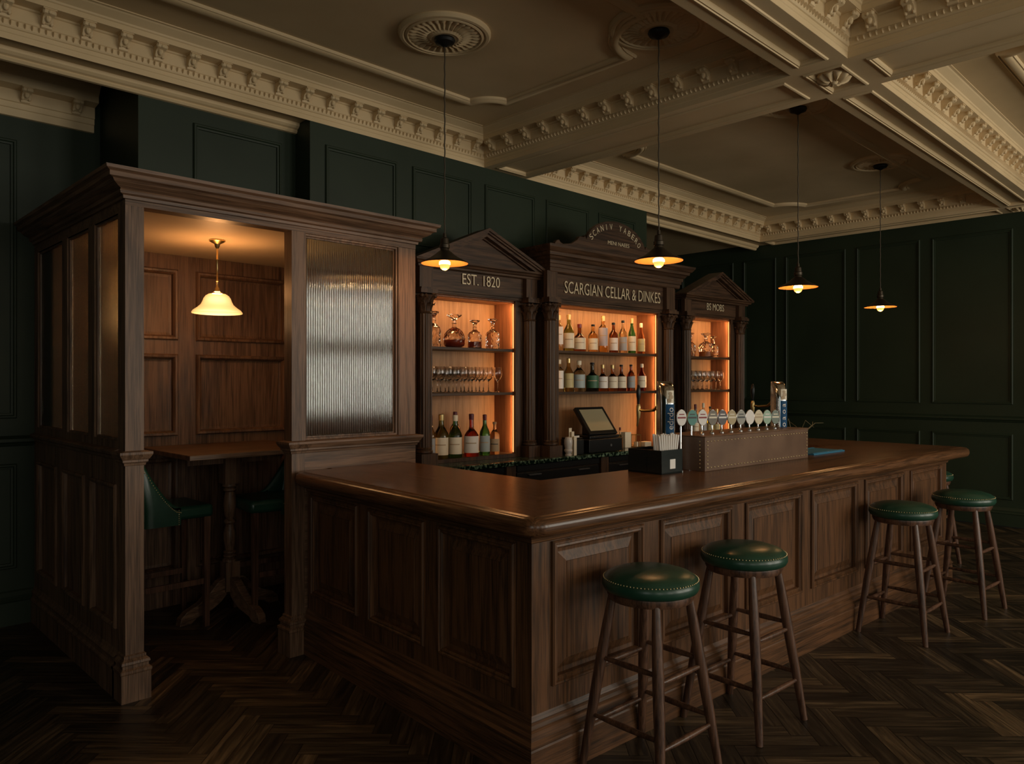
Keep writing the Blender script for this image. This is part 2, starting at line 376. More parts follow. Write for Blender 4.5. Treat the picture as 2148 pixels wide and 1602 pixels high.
# ridge moulding under the beam in front of the recessed wall, and under the right one
b = MB(); b.sweep([(X0, 5.08), (2.757, 5.08)], [(0, ZB-.05), (.02, ZB-.048), (.03, ZB-.035), (.028, ZB-.025), (.045, ZB-.018), (.06, ZB-.004), (.062, ZB+.02), (0, ZB+.02)])
b.build('trim_1', 'plaster', kind='structure')
b = MB(); b.sweep([(6.87, 5.10), (9.75, 5.10)], [(0, ZB-.05), (.02, ZB-.048), (.03, ZB-.035), (.028, ZB-.025), (.045, ZB-.018), (.06, ZB-.004), (.062, ZB+.02), (0, ZB+.02)])
b.build('trim_2', 'plaster', kind='structure')
# coffer entablatures with brackets
ENT = [(.002, 3.475), (.002, 3.508), (.006, 3.512), (.006, 3.535), (.013, 3.538), (.018, 3.546), (.02, 3.575), (.026, 3.580), (.026, 3.648), (.034, 3.652), (.04, 3.66), (.125, 3.662), (.125, 3.692), (.132, 3.697), (.135, 3.707), (.155, 3.72), (.178, 3.735), (.185, 3.742), (.2, 3.744), (.2, 3.752)]
brk = MB()
pf = [(0, 0), (.088, 0), (.092, -.012), (.086, -.024), (.072, -.03), (.055, -.032), (.044, -.042), (.040, -.056), (.030, -.064), (.018, -.066), (.012, -.08), (0, -.084)]
brk.extr(pf, lambda a, c_, h: (h, a, c_), -.026, .026)
brk.box(-.034, .034, 0, .094, -.004, .006)
for sx in (-1, 1): brk.ball((sx*.026, .074, -.014), .014, 8, 5, (.7, 1, 1)); brk.ball((sx*.02, .028, -.056), .013, 8, 5, (.8, 1, 1.3))
brk.ball((0, .05, -.038), .016, 8, 5, (1, 1, 1.6)); brk.ball((0, .084, -.016), .012, 8, 5)
BRK = None
def coffer(idx, x0, x1, y0, y1, sides='NSEW', step=.2, lim=None):
    global BRK
    b = MB(); b.ring(lambda u, v, h: (u, v, h), (x0, x1, y0, y1), ENT, fill=False)
    sp = []
    if 'N' in sides: sp.append(((x0, y1), (1, 0), x1-x0, (0, -1)))
    if 'S' in sides: sp.append(((x0, y0), (1, 0), x1-x0, (0, 1)))
    if 'E' in sides: sp.append(((x1, y0), (0, 1), y1-y0, (-1, 0)))
    if 'W' in sides: sp.append(((x0, y0), (0, 1), y1-y0, (1, 0)))
    brs = []
    for (ox, oy), (dx, dy), ln, (nx, ny) in sp:
        k = int((ln-.1)/.034)
        for i in range(k):     # egg and dart row
            t = .05+(i+.5)*(ln-.1)/k; px, py = ox+dx*t, oy+dy*t
            a0, a1 = .015, .029
            e = .009
            P4 = [(px-dx*e, py-dy*e), (px+dx*e, py+dy*e)]
            vs = []
            for z, o_ in ((3.573, .034), (3.560, .036), (3.549, .026)):
                ee = 1.0 if z > 3.55 else .45
                vs += [(px-dx*e*ee+nx*.012, py-dy*e*ee+ny*.012, z), (px+nx*o_, py+ny*o_, z), (px+dx*e*ee+nx*.012, py+dy*e*ee+ny*.012, z)]
            b.add(vs, [(0, 1, 4, 3), (1, 2, 5, 4), (3, 4, 7, 6), (4, 5, 8, 7), (0, 2, 1)])
        k = round((ln-.3)/step)
        for i in range(k+1):
            t = .15+i*(ln-.3)/k; brs.append((ox+dx*t+nx*.026, oy+dy*t+ny*.026, math.atan2(ny, nx)-PI/2))
    o = b.build('trim_%d' % idx, 'plaster', kind='structure', weld=False)
    for x, y, a in brs:
        if BRK is None:
            BRK = brk.build('bracket', 'plaster', o, smooth=40, loc=(x, y, 3.66), rot=a)
        else:
            c_ = BRK.copy(); COL.objects.link(c_); c_.parent = o; c_.location = (x, y, 3.66); c_.rotation_euler = (0, 0, a)
coffer(3, -1.05, BX[0], BY[1], 4.87, 'NE')
coffer(4, BX[1], 9.45, BY[1], 4.87, 'NEW')
coffer(5, BX[1], 9.45, -2.2, BY[0], 'NEW')
coffer(6, -1.05, BX[0], -2.2, BY[0], 'NE')
# lower cornice on the far left wall, ending short of the chimney breast
b = MB(); cp = [(0, 3.35), (.02, 3.352), (.022, 3.40), (.03, 3.405), (.03, 3.44), (.04, 3.445), (.04, 3.52), (.13, 3.53), (.13, 3.57), (.17, 3.62), (.2, 3.64), (.2, 3.7), (0, 3.7)]
b.sweep([(X0, 5.86), (1.62, 5.86)], cp); o = b.build('trim_7', 'plaster', kind='structure')
for i in range(10):
    c_ = BRK.copy(); COL.objects.link(c_); c_.parent = o; c_.location = (1.5-i*.3, 5.86-.04, 3.528); c_.rotation_euler = (0, 0, PI)
# raised picture mouldings on the flat ceiling, with concave corners
def pict(idx, x0, x1, y0, y1, rr):
    pts = []
    for (cx, cy, a0, r_) in ((x0, y0, 90, rr[0]), (x1, y0, 180, rr[1]), (x1, y1, 270, rr[2]), (x0, y1, 0, rr[3])):
        for k in range(11):
            a = math.radians(a0-9*k); pts.append((cx+r_*math.cos(a), cy+r_*math.sin(a)))
    b = MB(); pr = [(.045, HC+.001), (.045, HC-.012), (.038, HC-.02), (.03, HC-.014), (.018, HC-.03), (0, HC-.036), (-.018, HC-.03), (-.03, HC-.014), (-.038, HC-.018), (-.045, HC-.01), (-.045, HC+.001)]
    b.sweep(pts, pr, closed=True); b.build('trim_%d' % idx, 'plaster', kind='structure', smooth=50)
pict(8, -.6, 4.02, 2.60, 4.34, (.4, .4, .2, .2))
pict(9, 5.5, 8.95, 2.60, 4.30, (.3, .3, .28, .28))
pict(10, 5.45, 8.95, -1.7, 1.25, (.3, .3, .3, .3))
pict(11, -.6, 3.98, -1.7, 1.27, (.3, .3, .3, .3))
# ================================================================ CEILING ROSES, BOSSES, PENDANTS
def rose_mesh(name, R_, rings, n, loc, label):
    rows = []; seg = n*4
    for r_, z, am in rings:
        rows.append([(r_*R_*math.cos(2*PI*j/seg), r_*R_*math.sin(2*PI*j/seg), z-(am*abs(math.cos(PI*j/4)) if am else 0)) for j in range(seg)])
    b = MB(); b.grid(rows, True); b.add(rows[-1], [tuple(range(seg))])
    o = b.build(name, 'plaster', smooth=35, loc=loc); return tag(o, label, 'ceiling ornament', 'plaster ceiling roses')
RR = [(1, 0, 0), (1, -.012, 0), (.96, -.026, 0), (.9, -.028, 0), (.86, -.018, 0), (.84, -.026, 0), (.8, -.03, 0), (.78, -.016, .006), (.7, -.016, .016), (.6, -.012, .012), (.5, -.014, .016), (.42, -.016, .02), (.38, -.022, .008), (.36, -.03, 0), (.3, -.038, 0), (.27, -.034, 0), (.2, -.034, 0)]
PEND = [(2.963, 3.604), (3.82, 2.62), (5.66, 2.60), (7.72, 2.72)]
for (x, y), r_, lb in zip(PEND, (.285, .30, .27, .27), ('round plaster ceiling rose with ribbed ring above the leftmost pendant', 'wide plaster ceiling rose at the curved corner of the ceiling moulding, above the second pendant', 'plaster ceiling rose half hidden by the beam above the third pendant', 'small looking plaster ceiling rose above the farthest pendant')):
    rose_mesh('ceiling_rose', r_, RR, 30, (x, y, HC), lb)
FL = [(1, .0, 0), (1, -.01, .01), (.88, -.014, .022), (.6, -.02, .03), (.35, -.03, .024), (.22, -.034, .006), (.2, -.05, 0), (.1, -.058, 0)]
o = rose_mesh('ceiling_boss', .105, FL, 10, (4.68, 1.92, ZB+.018), 'petalled plaster flower boss where the two near ceiling beams cross'); o['group'] = 'plaster beam bosses'
o = rose_mesh('ceiling_boss', .10, FL, 10, (9.62, 1.92, ZB+.018), 'small plaster flower boss at far right beam crossing by the green wall'); o['group'] = 'plaster beam bosses'
def pendant():
    t = thing('pendant_lamp', '', 'lamp', group='metal pendant lamps over the bar')
    # origin at the ceiling; shade rim at -1.385
    b = MB(); b.lathe([(.0, 0), (.062, 0), (.066, -.012), (.058, -.026), (.03, -.036), (.012, -.048), (0, -.05)], seg=24, caps=False); b.build('ceiling_plate', 'iron', t, smooth=40)
    b = MB(); pts = [(.0015*math.cos(i*1.3), .0015*math.sin(i*1.3), -.04-i*(1.185)/60) for i in range(61)]
    b.tube(pts, .0042, 6); b.build('flex', 'cord', t, smooth=80)
    z = -1.385
    b = MB(); b.lathe([(0, z+.185), (.010, z+.185), (.012, z+.16), (.024, z+.152), (.027, z+.12), (.032, z+.115), (.032, z+.095), (.026, z+.09), (.03, z+.07), (0, z+.07)], seg=20, caps=False); b.build('lamp_holder', 'bronze', t, smooth=35)
    out = [(.03, z+.078), (.042, z+.070), (.062, z+.052), (.092, z+.032), (.128, z+.014), (.1445, z+.004), (.146, z)]
    inn = [(.1445, z-.001), (.126, z+.009), (.09, z+.027), (.06, z+.046), (.04, z+.062), (.0, z+.068)]
    b = MB(); b.lathe(out, seg=40, caps=False); sh = b.build('lamp_shade', 'bronze', t, smooth=50)
    b = MB(); b.lathe([(.146, z)]+inn, seg=40, caps=False); b.build('shade_lining', 'shadein', sh, smooth=50, label='glowing orange underside of the shade')
    b = MB(); b.lathe([(.014, z+.05), (.018, z+.03), (.030, z+.008), (.033, z-.012), (.026, z-.03), (.012, z-.040), (0, z-.042)], seg=20, caps=False); b.build('bulb', 'bulbglass', t, smooth=60)
    b = MB(); b.lathe([(0, z+.032), (.010, z+.03), (.0345, z+.009), (.0358, z-.006), (.03, z-.009), (0, z-.0095)], seg=14, caps=False); b.build('filament', 'bulb', t, smooth=60)
    return t
p0 = pendant()
labs = ['dark metal pendant lamp hanging nearest the snug, in front of the EST. 1820 cabinet', 'largest looking dark metal pendant lamp, in front of the arched sign cabinet', 'third dark metal pendant lamp from the left, hanging before the green right wall', 'farthest and smallest looking dark metal pendant lamp']
for i, ((x, y), lb) in enumerate(zip(PEND, labs)):
    if i == 0: p0.location = (x, y, HC-.034); p0['label'] = lb
    else: dup(p0, (x, y, HC-.034), None, lb)
    l = plight('pendant_glow', (x, y, HC-.034-1.385-.052), 5.5, (1, .52, .20), .025)
    l = plight('pendant_inner_glow', (x+.05, y-.05, HC-.034-1.385+.003), .04, (1, .5, .18), .01)
# ================================================================ BAR
def fillet(pts, rad, seg=8):
    out = []
    for i, p in enumerate(pts):
        if i in (0, len(pts)-1) or not rad[i]: out.append(p); continue
        a = Vector(pts[i-1]); c_ = Vector(pts[i+1]); q = Vector(p); d1 = (a-q).normalized(); d2 = (c_-q).normalized(); r_ = rad[i]
        cc = q+d1*r_+d2*r_
        for k in range(seg+1):
            t = k/seg*PI/2; out.append(tuple(cc-d2*r_*math.cos(t)-d1*r_*math.sin(t)))
    return out
TT = 1.08
bt = thing('countertop', 'thick polished dark walnut bar top with rounded edge, running round the panelled bar', 'countertop', bw(0, 0), BR)
outer = fillet([(.14, 1.946), (-.115, 1.946), (-.115, -.135), (4.70, -.135), (4.70, 2.0)], [0, .10, .085, .05, 0])
NOSE = [(-.062, TT), (-.048, TT), (-.044, TT-.004), (-.038, TT-.004), (-.022, TT-.006), (-.008, TT-.016), (0, TT-.032), (0, TT-.05), (-.008, TT-.068), (-.022, TT-.078), (-.045, TT-.082), (-.09, TT-.084)]
mt = []
for a, c_ in zip(outer, outer[1:]):
    mx_, my_ = (a[0]+c_[0])/2, (a[1]+c_[1])/2
    mt.append(0 if (my_ < 0 and mx_-(-.115) > (my_+.135) and (4.7-mx_) > (my_+.135)) else 1)
b = MB(); b.sweep(outer, NOSE, mats=mt, caps=False)
b.build('nosing', ['top_x', 'top_y'], bt, smooth=50)
def off(path, d):
    n_ = len(path); out = []
    for i in range(n_):
        a = Vector(path[max(i-1, 0)]); q = Vector(path[max(i, 1)]); c_ = Vector(path[min(i, n_-2)]); e = Vector(path[min(i+1, n_-1)])
        n1 = (q-a).normalized(); n2 = (e-c_).normalized(); n1 = Vector((n1.y, -n1.x)); n2 = Vector((n2.y, -n2.x)); m_ = (n1+n2)/2; m_ = m_/max(m_.length_squared, .2)
        out.append((path[i][0]+m_.x*d, path[i][1]+m_.y*d))
    return out
io = off(outer, -.062)
ci = min(range(len(io)), key=lambda i: abs((io[i][0]+.053)-(io[i][1]+.073))+(5 if io[i][1] > .5 else 0))
ce = min(range(len(io)), key=lambda i: abs((4.638-io[i][0])-(io[i][1]+.073))+(5 if io[i][1] > .5 else 0))
b = MB()
def slab(poly, mi):
    n_ = len(poly); b.add([(x, y, TT) for x, y in poly], [tuple(range(n_))], mi)
    b.add([(x, y, TT-.05) for x, y in poly], [tuple(range(n_))[::-1]], mi)
slab(io[:ci+1]+[(.70, .68), (.70, 1.972), (.14, 1.95)], 1)
slab(io[ci:ce+1]+[(3.95, .68), (.70, .68)], 0)
slab(io[ce:]+[(3.95, 2.0), (3.95, .68)], 1)
for a, c_ in (((.70, 1.93), (.70, .68)), ((.70, .68), (3.95, .68)), ((3.95, .68), (3.95, 2.0)), ((3.95, 2.0), (4.64, 2.0)), ((.14, 1.93), (.7, 1.93))):
    b.add([(*a, TT), (*c_, TT), (*c_, TT-.05), (*a, TT-.05)], [(0, 1, 2, 3)], 0)
b.build('top_board', ['top_x', 'top_y'], bt, smooth=20)
bb = thing('bar_counter', 'dark panelled walnut bar front and side under the thick bar top', 'bar', bw(0, 0), BR)
FX = lambda u, v, h: (u, -h, v)
SX = lambda u, v, h: (-h, u, v)
EX = lambda u, v, h: (4.552+h, u, v)
lp = [(a, c_, .355, .948) for a, c_ in ((.109, .699), (.828, 1.437), (1.572, 2.187), (2.303, 2.932), (3.045, 3.68), (3.811, 4.448))]
spn = [(a, c_, .350, .940) for a, c_ in ((.095, .622), (.735, 1.241), (1.353, 1.883))]
ep = [(.13, .62, .355, .948), (.75, 1.25, .355, .948), (1.38, 1.85, .355, .948)]
ZT = TT-.084
b = MB(); b.holed(FX, (0, 4.552), (0, ZT), lp); b.box(.58, 3.97, .60, .62, 0, ZT); b.build('front_frame', 'bar_z', bb)
b = MB(); b.holed(SX, (0, 1.94), (0, ZT), spn); b.box(.58, .60, .62, 1.93, 0, ZT); b.build('side_frame', 'bar_z', bb)
b = MB(); b.holed(EX, (0, 2.0), (0, ZT), ep); b.box(3.97, 3.99, .62, 2.0, 0, ZT); b.box(3.99, 4.55, 1.98, 2.0, 0, ZT); b.build('end_frame', 'bar_z', bb)
BP = [(0, 0), (0, .010), (.006, .017), (.014, .017), (.018, .010), (.026, .012), (.034, .004), (.036, -.016), (.052, -.018), (.055, -.018), (.095, -.004), (.096, -.001)]
for P_, rs in ((FX, lp), (SX, spn), (EX, ep)):
    for r_ in rs: MB().ring(P_, r_, BP).build('panel', 'bar_z', bb)
SK = [(0, 0), (.034, 0), (.034, .135), (.03, .142), (.037, .150), (.037, .160), (.026, .172), (.024, .19), (.016, .200), (.018, .216), (.010, .228), (.010, .242), (0, .262)]
bp_ = [(0, 1.94), (0, 0), (4.552, 0), (4.552, 2.0)]
b = MB(); b.sweep(bp_, SK, mats=[1, 0, 1]); b.build('skirting', ['bar_x', 'bar_y'], bb)
b = MB(); b.sweep(bp_, [(0, ZT-.045), (.008, ZT-.04), (.012, ZT-.025), (.03, ZT-.012), (.035, ZT), (0, ZT)], mats=[1, 0, 1]); b.build('top_moulding', ['bar_x', 'bar_y'], bb)
# ---------------------------------------------------------------- stools
def stool():
    t = thing('bar_stool', '', 'stool', group='round green leather bar stools')
    b = MB(); b.lathe([(0, .832), (.07, .831), (.13, .825), (.17, .812), (.19, .798), (.199, .780), (.2, .764), (.192, .748), (.176, .74), (0, .74)], seg=48, caps=False); s_ = b.build('seat', 'leather', t, smooth=60)
    b = MB()
    for i in range(84):
        a = 2*PI*i/84; b.ball((.1935*math.cos(a), .1935*math.sin(a), .794), .0034, 5, 3)
    b.build('nail_trim', 'nail', s_, smooth=80, label='row of small brass nails')
    b = MB(); b.lathe([(0, .742), (.176, .742), (.179, .728), (.170, .708), (0, .706)], seg=40, caps=False); b.build('seat_ring', 'stool', t, smooth=40, label='dark wooden ring under the seat')
    def at(sx, sy, z): k = (.71-z)/.71; r_ = .112+(.200-.112)*k; return (sx*r_, sy*r_, z)
    for sx in (-1, 1):
        for sy in (-1, 1):
            b = MB(); zs = [.715, .6, .45, .3, .15, .0]; rs = [.017, .0215, .0235, .0225, .019, .0155]
            b.tube([at(sx, sy, z) for z in zs], rs, 12); b.build('leg', 'stool', t, smooth=50)
    for z1, z2 in ((.43, .46), (.19, .225)):
        for q, (p, s2) in enumerate((((-1, -1), (1, -1)), ((-1, 1), (1, 1)), ((-1, -1), (-1, 1)), ((1, -1), (1, 1)))):
            z = z1 if q < 2 else z2
            A, B_ = Vector(at(*p, z)), Vector(at(*s2, z)); b = MB()
            b.tube([A.lerp(B_, t_) for t_ in (0, .1, .3, .5, .7, .9, 1)], [.008, .0095, .012, .013, .012, .0095, .008], 9); b.build('rung', 'stool', t, smooth=50)
    return t
st0 = stool()
ST = [(.44, -.25, .02, 'nearest round green leather bar stool, standing at the front corner of the bar'),
      (1.15, -.25, .0, 'second nearest green leather bar stool, just right of the nearest one'),
      (3.02, -.255, .03, 'green leather bar stool toward the far end, in front of the fifth bar panel'),
      (3.89, -.33, -.02, 'green leather bar stool standing clear at the far front corner of the bar'),
      (5.09, .33, .05, 'bar stool almost hidden behind the far end of the bar')]
for i, (x, y, a, lb) in enumerate(ST):
    if i == 0: st0.location = bw(x, y); st0.rotation_euler = (0, 0, BR+a); st0['label'] = lb
    else: dup(st0, bw(x, y), BR+a, lb)
# ================================================================ SNUG
sn = thing('snug_booth', 'tall oak snug with glazed side, reeded front pane and lit panelled inside', 'booth', (0, 0, 0))
YF = 4.04; YB = 5.55; SZ = 2.51
def post(x0, x1, y0=YF, y1=YF+.09, name='post'):
    b = MB(); b.box(x0, x1, y0, y1, .13, 2.4865)
    ring_ = [(x0, y1), (x0, y0), (x1, y0), (x1, y1)]
    b.sweep(ring_, [(0, 1.178), (.006, 1.18), (.008, 1.192), (.016, 1.198), (.016, 1.208), (.022, 1.214), (.03, 1.228), (.034, 1.236), (.034, 1.248), (0, 1.254)], closed=True)
    b.sweep(ring_, [(0, 0), (.026, 0), (.026, .138), (.03, .146), (.03, .158), (.018, .168), (.018, .182), (.024, .188), (.022, .2), (.008, .214), (.008, .226), (0, .232)], closed=True)
    return b.build(name, 'snug_z', sn)
post(1.262, 1.351); post(2.169, 2.253)
b = MB(); b.box(2.935, 3.07, YF, YF+.12, 1.24, 2.4865); b.build('post', 'snug_z', sn, bevel=.003)
# header and cornice
b = MB(); b.box(1.262, 3.07, YF, YF+.09, 2.487, 2.545); b.box(1.262, 1.33, YF+.09, 5.86, 2.46, 2.545); b.build('header', 'snug_x', sn)
CO = [(0, 2.515), (.012, 2.517), (.014, 2.532), (.03, 2.538), (.034, 2.552), (.03, 2.560), (.048, 2.568), (.072, 2.582), (.08, 2.594), (.10, 2.600), (.10, 2.622), (.118, 2.632), (.122, 2.648), (0, 2.655)]
b = MB(); b.sweep([(1.262, 5.86), (1.262, YF), (3.07, YF), (3.07, 4.87)], CO, mats=[1, 0, 1]); b.add([(1.262, YF, 2.65), (3.07, YF, 2.65), (3.07, 4.87, 2.65), (1.262, 4.87, 2.65)], [(0, 1, 2, 3)])
b.build('cornice', ['snug_x', 'snug_y'], sn)
b = MB(); b.box(1.30, 3.05, YF+.05, YB+.02, SZ, SZ+.02); b.build('ceiling_board', 'snugceil', sn, label='cream ceiling glowing orange in the lamp light')
b = MB(); b.box(3.02, 3.07, YF+.12, YB+.02, 0, 2.51); b.build('right_side', 'snug_z', sn)
# reeded pane with its frame
b = MB(); b.ring(wy(YF), (2.253, 2.935, 1.25, 2.487), [(0, 0), (.004, 0), (.006, -.012), (.016, -.014), (.018, -.03), (.03, -.03)], fill=False); b.build('pane_frame', 'snug_z', sn)
def reeded(P, u0, u1, v0, v1, n, d, th, name, mt_, lb=None):
    b = MB(); rows = []
    pts = []
    for i in range(n):
        for k in range(6):
            t = k/6; pts.append((u0+(u1-u0)*(i+t)/n, d*(4*t*(1-t))))
    pts.append((u1, 0))
    fr = [[P(u, v, h) for u, h in pts] for v in (v0, v1)]; bk = [[P(u, v, -th) for u, h in pts] for v in (v0, v1)]
    loop = [fr[0], fr[1], bk[1], bk[0], fr[0]]
    b.grid(loop); n_ = len(pts)
    b.add([fr[0][0], fr[1][0], bk[1][0], bk[0][0]], [(0, 1, 2, 3)]); b.add([fr[0][-1], fr[1][-1], bk[1][-1], bk[0][-1]], [(0, 1, 2, 3)])
    return b.build(name, mt_, sn, smooth=35, label=lb)
reeded(lambda u, v, h: (u, YF+.03-h, v), 2.279, 2.909, 1.276, 2.461, 40, .0030, .006, 'glass_pane', 'reed', 'silvery reeded glass pane beside the opening')
# boarding below the pane, with sill moulding
b = MB(); b.box(2.253, 3.07, YF, YF+.05, 0, 1.2)
b.sweep([(2.12, YF), (3.075, YF)], [(0, 1.178), (.006, 1.18), (.008, 1.192), (.016, 1.198), (.016, 1.208), (.022, 1.214), (.03, 1.228), (.034, 1.236), (.034, 1.248), (0, 1.254)]) if False else None
b.sweep([(2.20, YF+.0015), (3.075, YF+.0015), (3.075, YF+.12)], [(0, 1.178), (.006, 1.18), (.008, 1.192), (.016, 1.198), (.016, 1.208), (.022, 1.214), (.03, 1.228), (.036, 1.236), (.036, 1.248), (0, 1.254)])
b.build('sill_panel', 'snug_x', sn)
# glazed side
panes = [(4.15, 4.545), (4.655, 5.075), (5.185, 5.77)]
b = MB()
rc = [(a, c_, 1.30, 2.46) for a, c_ in panes]; lw_ = [(4.17, 4.60, .337, 1.075), (4.72, 5.16, .337, 1.075), (5.30, 5.76, .337, 1.075)]
b.holed(wxm(1.262), (YF+.09, 5.86), (0, 2.46), rc+lw_)
b.holed(lambda u, v, h: (1.31, u, v), (YF+.09, 5.86), (0, 2.46), rc)
for r_ in rc: b.ring(wxm(1.262), r_, [(0, 0), (0, -.048)], fill=False); b.ring(wxm(1.262), r_, [(0, -.01), (.012, -.012), (.014, -.02), (0, -.022)], fill=False)
for r_ in lw_: b.ring(wxm(1.262), r_, [(0, 0), (0, .009), (.008, .014), (.016, .012), (.024, .002), (.026, -.016), (.04, -.018)])
b.sweep([(1.262, 5.86), (1.262, YF+.09)], [(0, 1.20), (.008, 1.205), (.012, 1.22), (.026, 1.23), (.03, 1.245), (.022, 1.252), (0, 1.26)])
b.sweep([(1.262, 5.86), (1.262, YF+.09)], [(.026, 0), (.026, .138), (.03, .146), (.03, .158), (.018, .168), (.018, .182), (.022, .2), (.008, .214), (0, .232)])
b.build('side_partition', 'snug_z', sn)
for a, c_ in panes: reeded(lambda u, v, h: (1.285-h, u, v), a+.004, c_-.004, 1.304, 2.456, int((c_-a)/.016), .0025, .005, 'glass_pane', 'sidereed', 'amber tinted reeded pane in the snug side')
# panelled back
b = MB()
cols = [(1.40, 2.085), (2.215, 2.93)]
rects = [(a, c_, z0, z1) for a, c_ in cols for z0, z1 in ((.25, 1.06), (1.215, 1.80), (1.90, 2.405))]
b.holed(wy(YB), (1.31, 3.02), (0, SZ), rects)
for r_ in rects: b.ring(wy(YB), r_, [(0, 0), (0, .012), (.008, .024), (.022, .022), (.032, .006), (.036, -.022), (.055, -.026)])
b.build('back_panelling', 'snug_z', sn)
# snug pendant
t = thing('glass_pendant', 'alabaster glass bell lamp glowing on a brass rod inside the snug', 'lamp', (2.04, 4.77, SZ))
b = MB(); b.lathe([(0, 0), (.048, 0), (.05, -.008), (.03, -.02), (.018, -.026), (.014, -.045), (.008, -.055), (0, -.056)], seg=24, caps=False); b.build('ceiling_plate', 'brass', t, smooth=50)
b = MB(); b.lathe([(0, -.04), (.0055, -.04), (.0055, -.12), (.009, -.124), (.0055, -.13), (.0055, -.26), (.009, -.265), (.006, -.27), (.007, -.3), (.014, -.31), (.016, -.33), (.03, -.338), (.034, -.348), (0, -.35)], seg=12, caps=False); b.build('rod', 'brass', t, smooth=50)
sp_ = [(.03, -.343), (.052, -.347), (.070, -.358), (.082, -.375), (.089, -.395), (.099, -.415), (.120, -.434), (.143, -.450), (.153, -.463), (.154, -.47)]
b = MB(); b.lathe(sp_+[(r_-.004, z-.001) for r_, z in sp_[::-1]], seg=40, caps=False); b.build('lamp_shade', 'alabaster', t, smooth=60)
b = MB(); b.lathe([(0, -.36), (.02, -.37), (.032, -.40), (.03, -.43), (.015, -.445), (0, -.448)], seg=16, caps=False); b.build('bulb', 'bulb', t, smooth=60)
plight('snug_lamp_glow', (2.04, 4.77, SZ-.50), 1.9, (1, .52, .22), .05)
plight('snug_lamp_upward_glow', (2.04, 4.77, SZ-.31), 8.5, (1, .44, .15), .045)
# high table
t = thing('high_table', 'dark wooden high table on a turned column, inside the snug against the panelling', 'table', (2.27, 5.1, 0))
b = MB(); b.box(-.455, .48, -.46, .42, 1.118, 1.15); b.build('table_top', 'snug_x', t, bevel=.004)
b = MB(); b.box(-.055, .055, -.055, .055, .90, 1.118); b.box(-.30, .30, -.02, .02, 1.04, 1.118)
b.lathe([(.045, .90), (.05, .89), (.05, .88), (.034, .872), (.046, .862), (.046, .852), (.032, .84), (.04, .80), (.043, .74), (.036, .68), (.026, .655), (.04, .64), (.04, .63), (.028, .615), (.042, .56), (.044, .52), (.034, .46), (.03, .44), (.044, .43), (.044, .42), (.032, .412), (.044, .404), (.044, .394), (.034, .386), (.05, .375), (.05, .36)], seg=20, caps=False)
b.box(-.05, .05, -.05, .05, .16, .36); b.build('column', 'snug_z', t, smooth=35)
ft = [(.04, .26), (.10, .24), (.17, .17), (.24, .12), (.33, .085), (.37, .05), (.38, .0), (.30, 0), (.26, .03), (.15, .06), (.08, .10), (.04, .14)]
for k in range(4):
    a = k*PI/2+PI/4*0+.15; b = MB(); b.extr(ft, lambda u, v, h, a=a: (u*math.cos(a)-h*math.sin(a), u*math.sin(a)+h*math.cos(a), v), -.028, .028); b.build('foot', 'snug_x', t, bevel=.004)
# upholstered high chairs
def chair(name_label, loc, rot):
    t = thing('high_chair', name_label, 'chair', loc, rot, 'green leather high chairs in the snug')
    # faces +X, seat .46 x .46
    b = MB(); b.box(-.23, .24, -.22, .22, .715, .80); s_ = b.build('seat', 'leather', t, bevel=.025, smooth=50)
    path = []
    for k in range(25):       # plan of the shell, from front of one wing round the back
        u = k/24
        if u < .28: path.append((.02-(.18)*(u/.28), -.235, u))
        elif u > .72: path.append((-.16+.18*((u-.72)/.28), .235, u))
        else:
            a = (u-.28)/.44*PI; path.append((-.16-.085*math.sin(a)**.8, -.235*math.cos(a), u))
    def top(u):
        e = min(u, 1-u)/.5; return .80+.30*min(1, max(0, (e-.02)/.55))**1.7 if e < .57 else 1.10+.012*math.sin((e-.57)/.43*PI/2)
    rows = []
    for x, y, u in path:
        z = top(u); lean = -.05*max(0, (z-.82)/.3)
        nx, ny = (x+.0, y*1.0); l_ = math.hypot(nx if abs(x) > .16 else 0, ny) or 1
        ix, iy = (-(nx if x < -.16 else 0)/l_*.045, -ny/l_*.045)
        rows.append([(x, y, .69), (x, y, .80), (x+lean, y, z-.02), (x+lean+ix*.2, y+iy*.2, z), (x+lean+ix*.8, y+iy*.8, z), (x+lean+ix, y+iy, z-.02), (x+ix, y+iy, .80), (x+ix, y+iy, .69)])
    b = MB(); b.grid(rows); b.add(rows[0], [tuple(range(8))]); b.add(rows[-1], [tuple(range(8))]); bk = b.build('backrest', 'leather', t, smooth=50)
    b = MB()
    for i in range(len(path)-1):
        for h_ in (0, .25, .5, .75):
            A, B_ = Vector(rows[i][2]), Vector(rows[i+1][2]); p = A.lerp(B_, h_)
            n_ = Vector((p.x+.02 if p.x < -.16 else 0, p.y, 0)).normalized(); p = p+n_*.001; b.ball((p.x, p.y, p.z-.012), .0042, 5, 3)
    for sgn in (-1, 1):
        for k in range(8): b.ball((.008, sgn*.2365, .785-k*.013), .0042, 5, 3)
    b.build('nail_trim', 'nail', bk, smooth=80, label='row of small brass nails')
    for x, y in ((.20, .19), (.20, -.19), (-.20, .19), (-.20, -.19)):
        b = MB(); k = 1 if x > 0 else 1.12; w_ = .021
        b.grid([[(x*q+sx*w2, y+sy*w2, z) for sx, sy in ((-1, -1), (1, -1), (1, 1), (-1, 1))] for z, q, w2 in ((0, k, .016), (.4, 1+(k-1)*.4, .019), (.72, 1, w_))], True, caps=True); b.build('leg', 'stool', t)
    for y in (-.19, .19): b = MB(); b.box(-.21, .2, y-.01, y+.01, .28, .315); b.build('stretcher', 'stool', t)
    b = MB(); b.box(.19, .21, -.18, .18, .20, .235); b.build('stretcher', 'stool', t)
    b = MB(); b.box(-.215, -.195, -.18, .18, .33, .36); b.build('stretcher', 'stool', t)
    return t
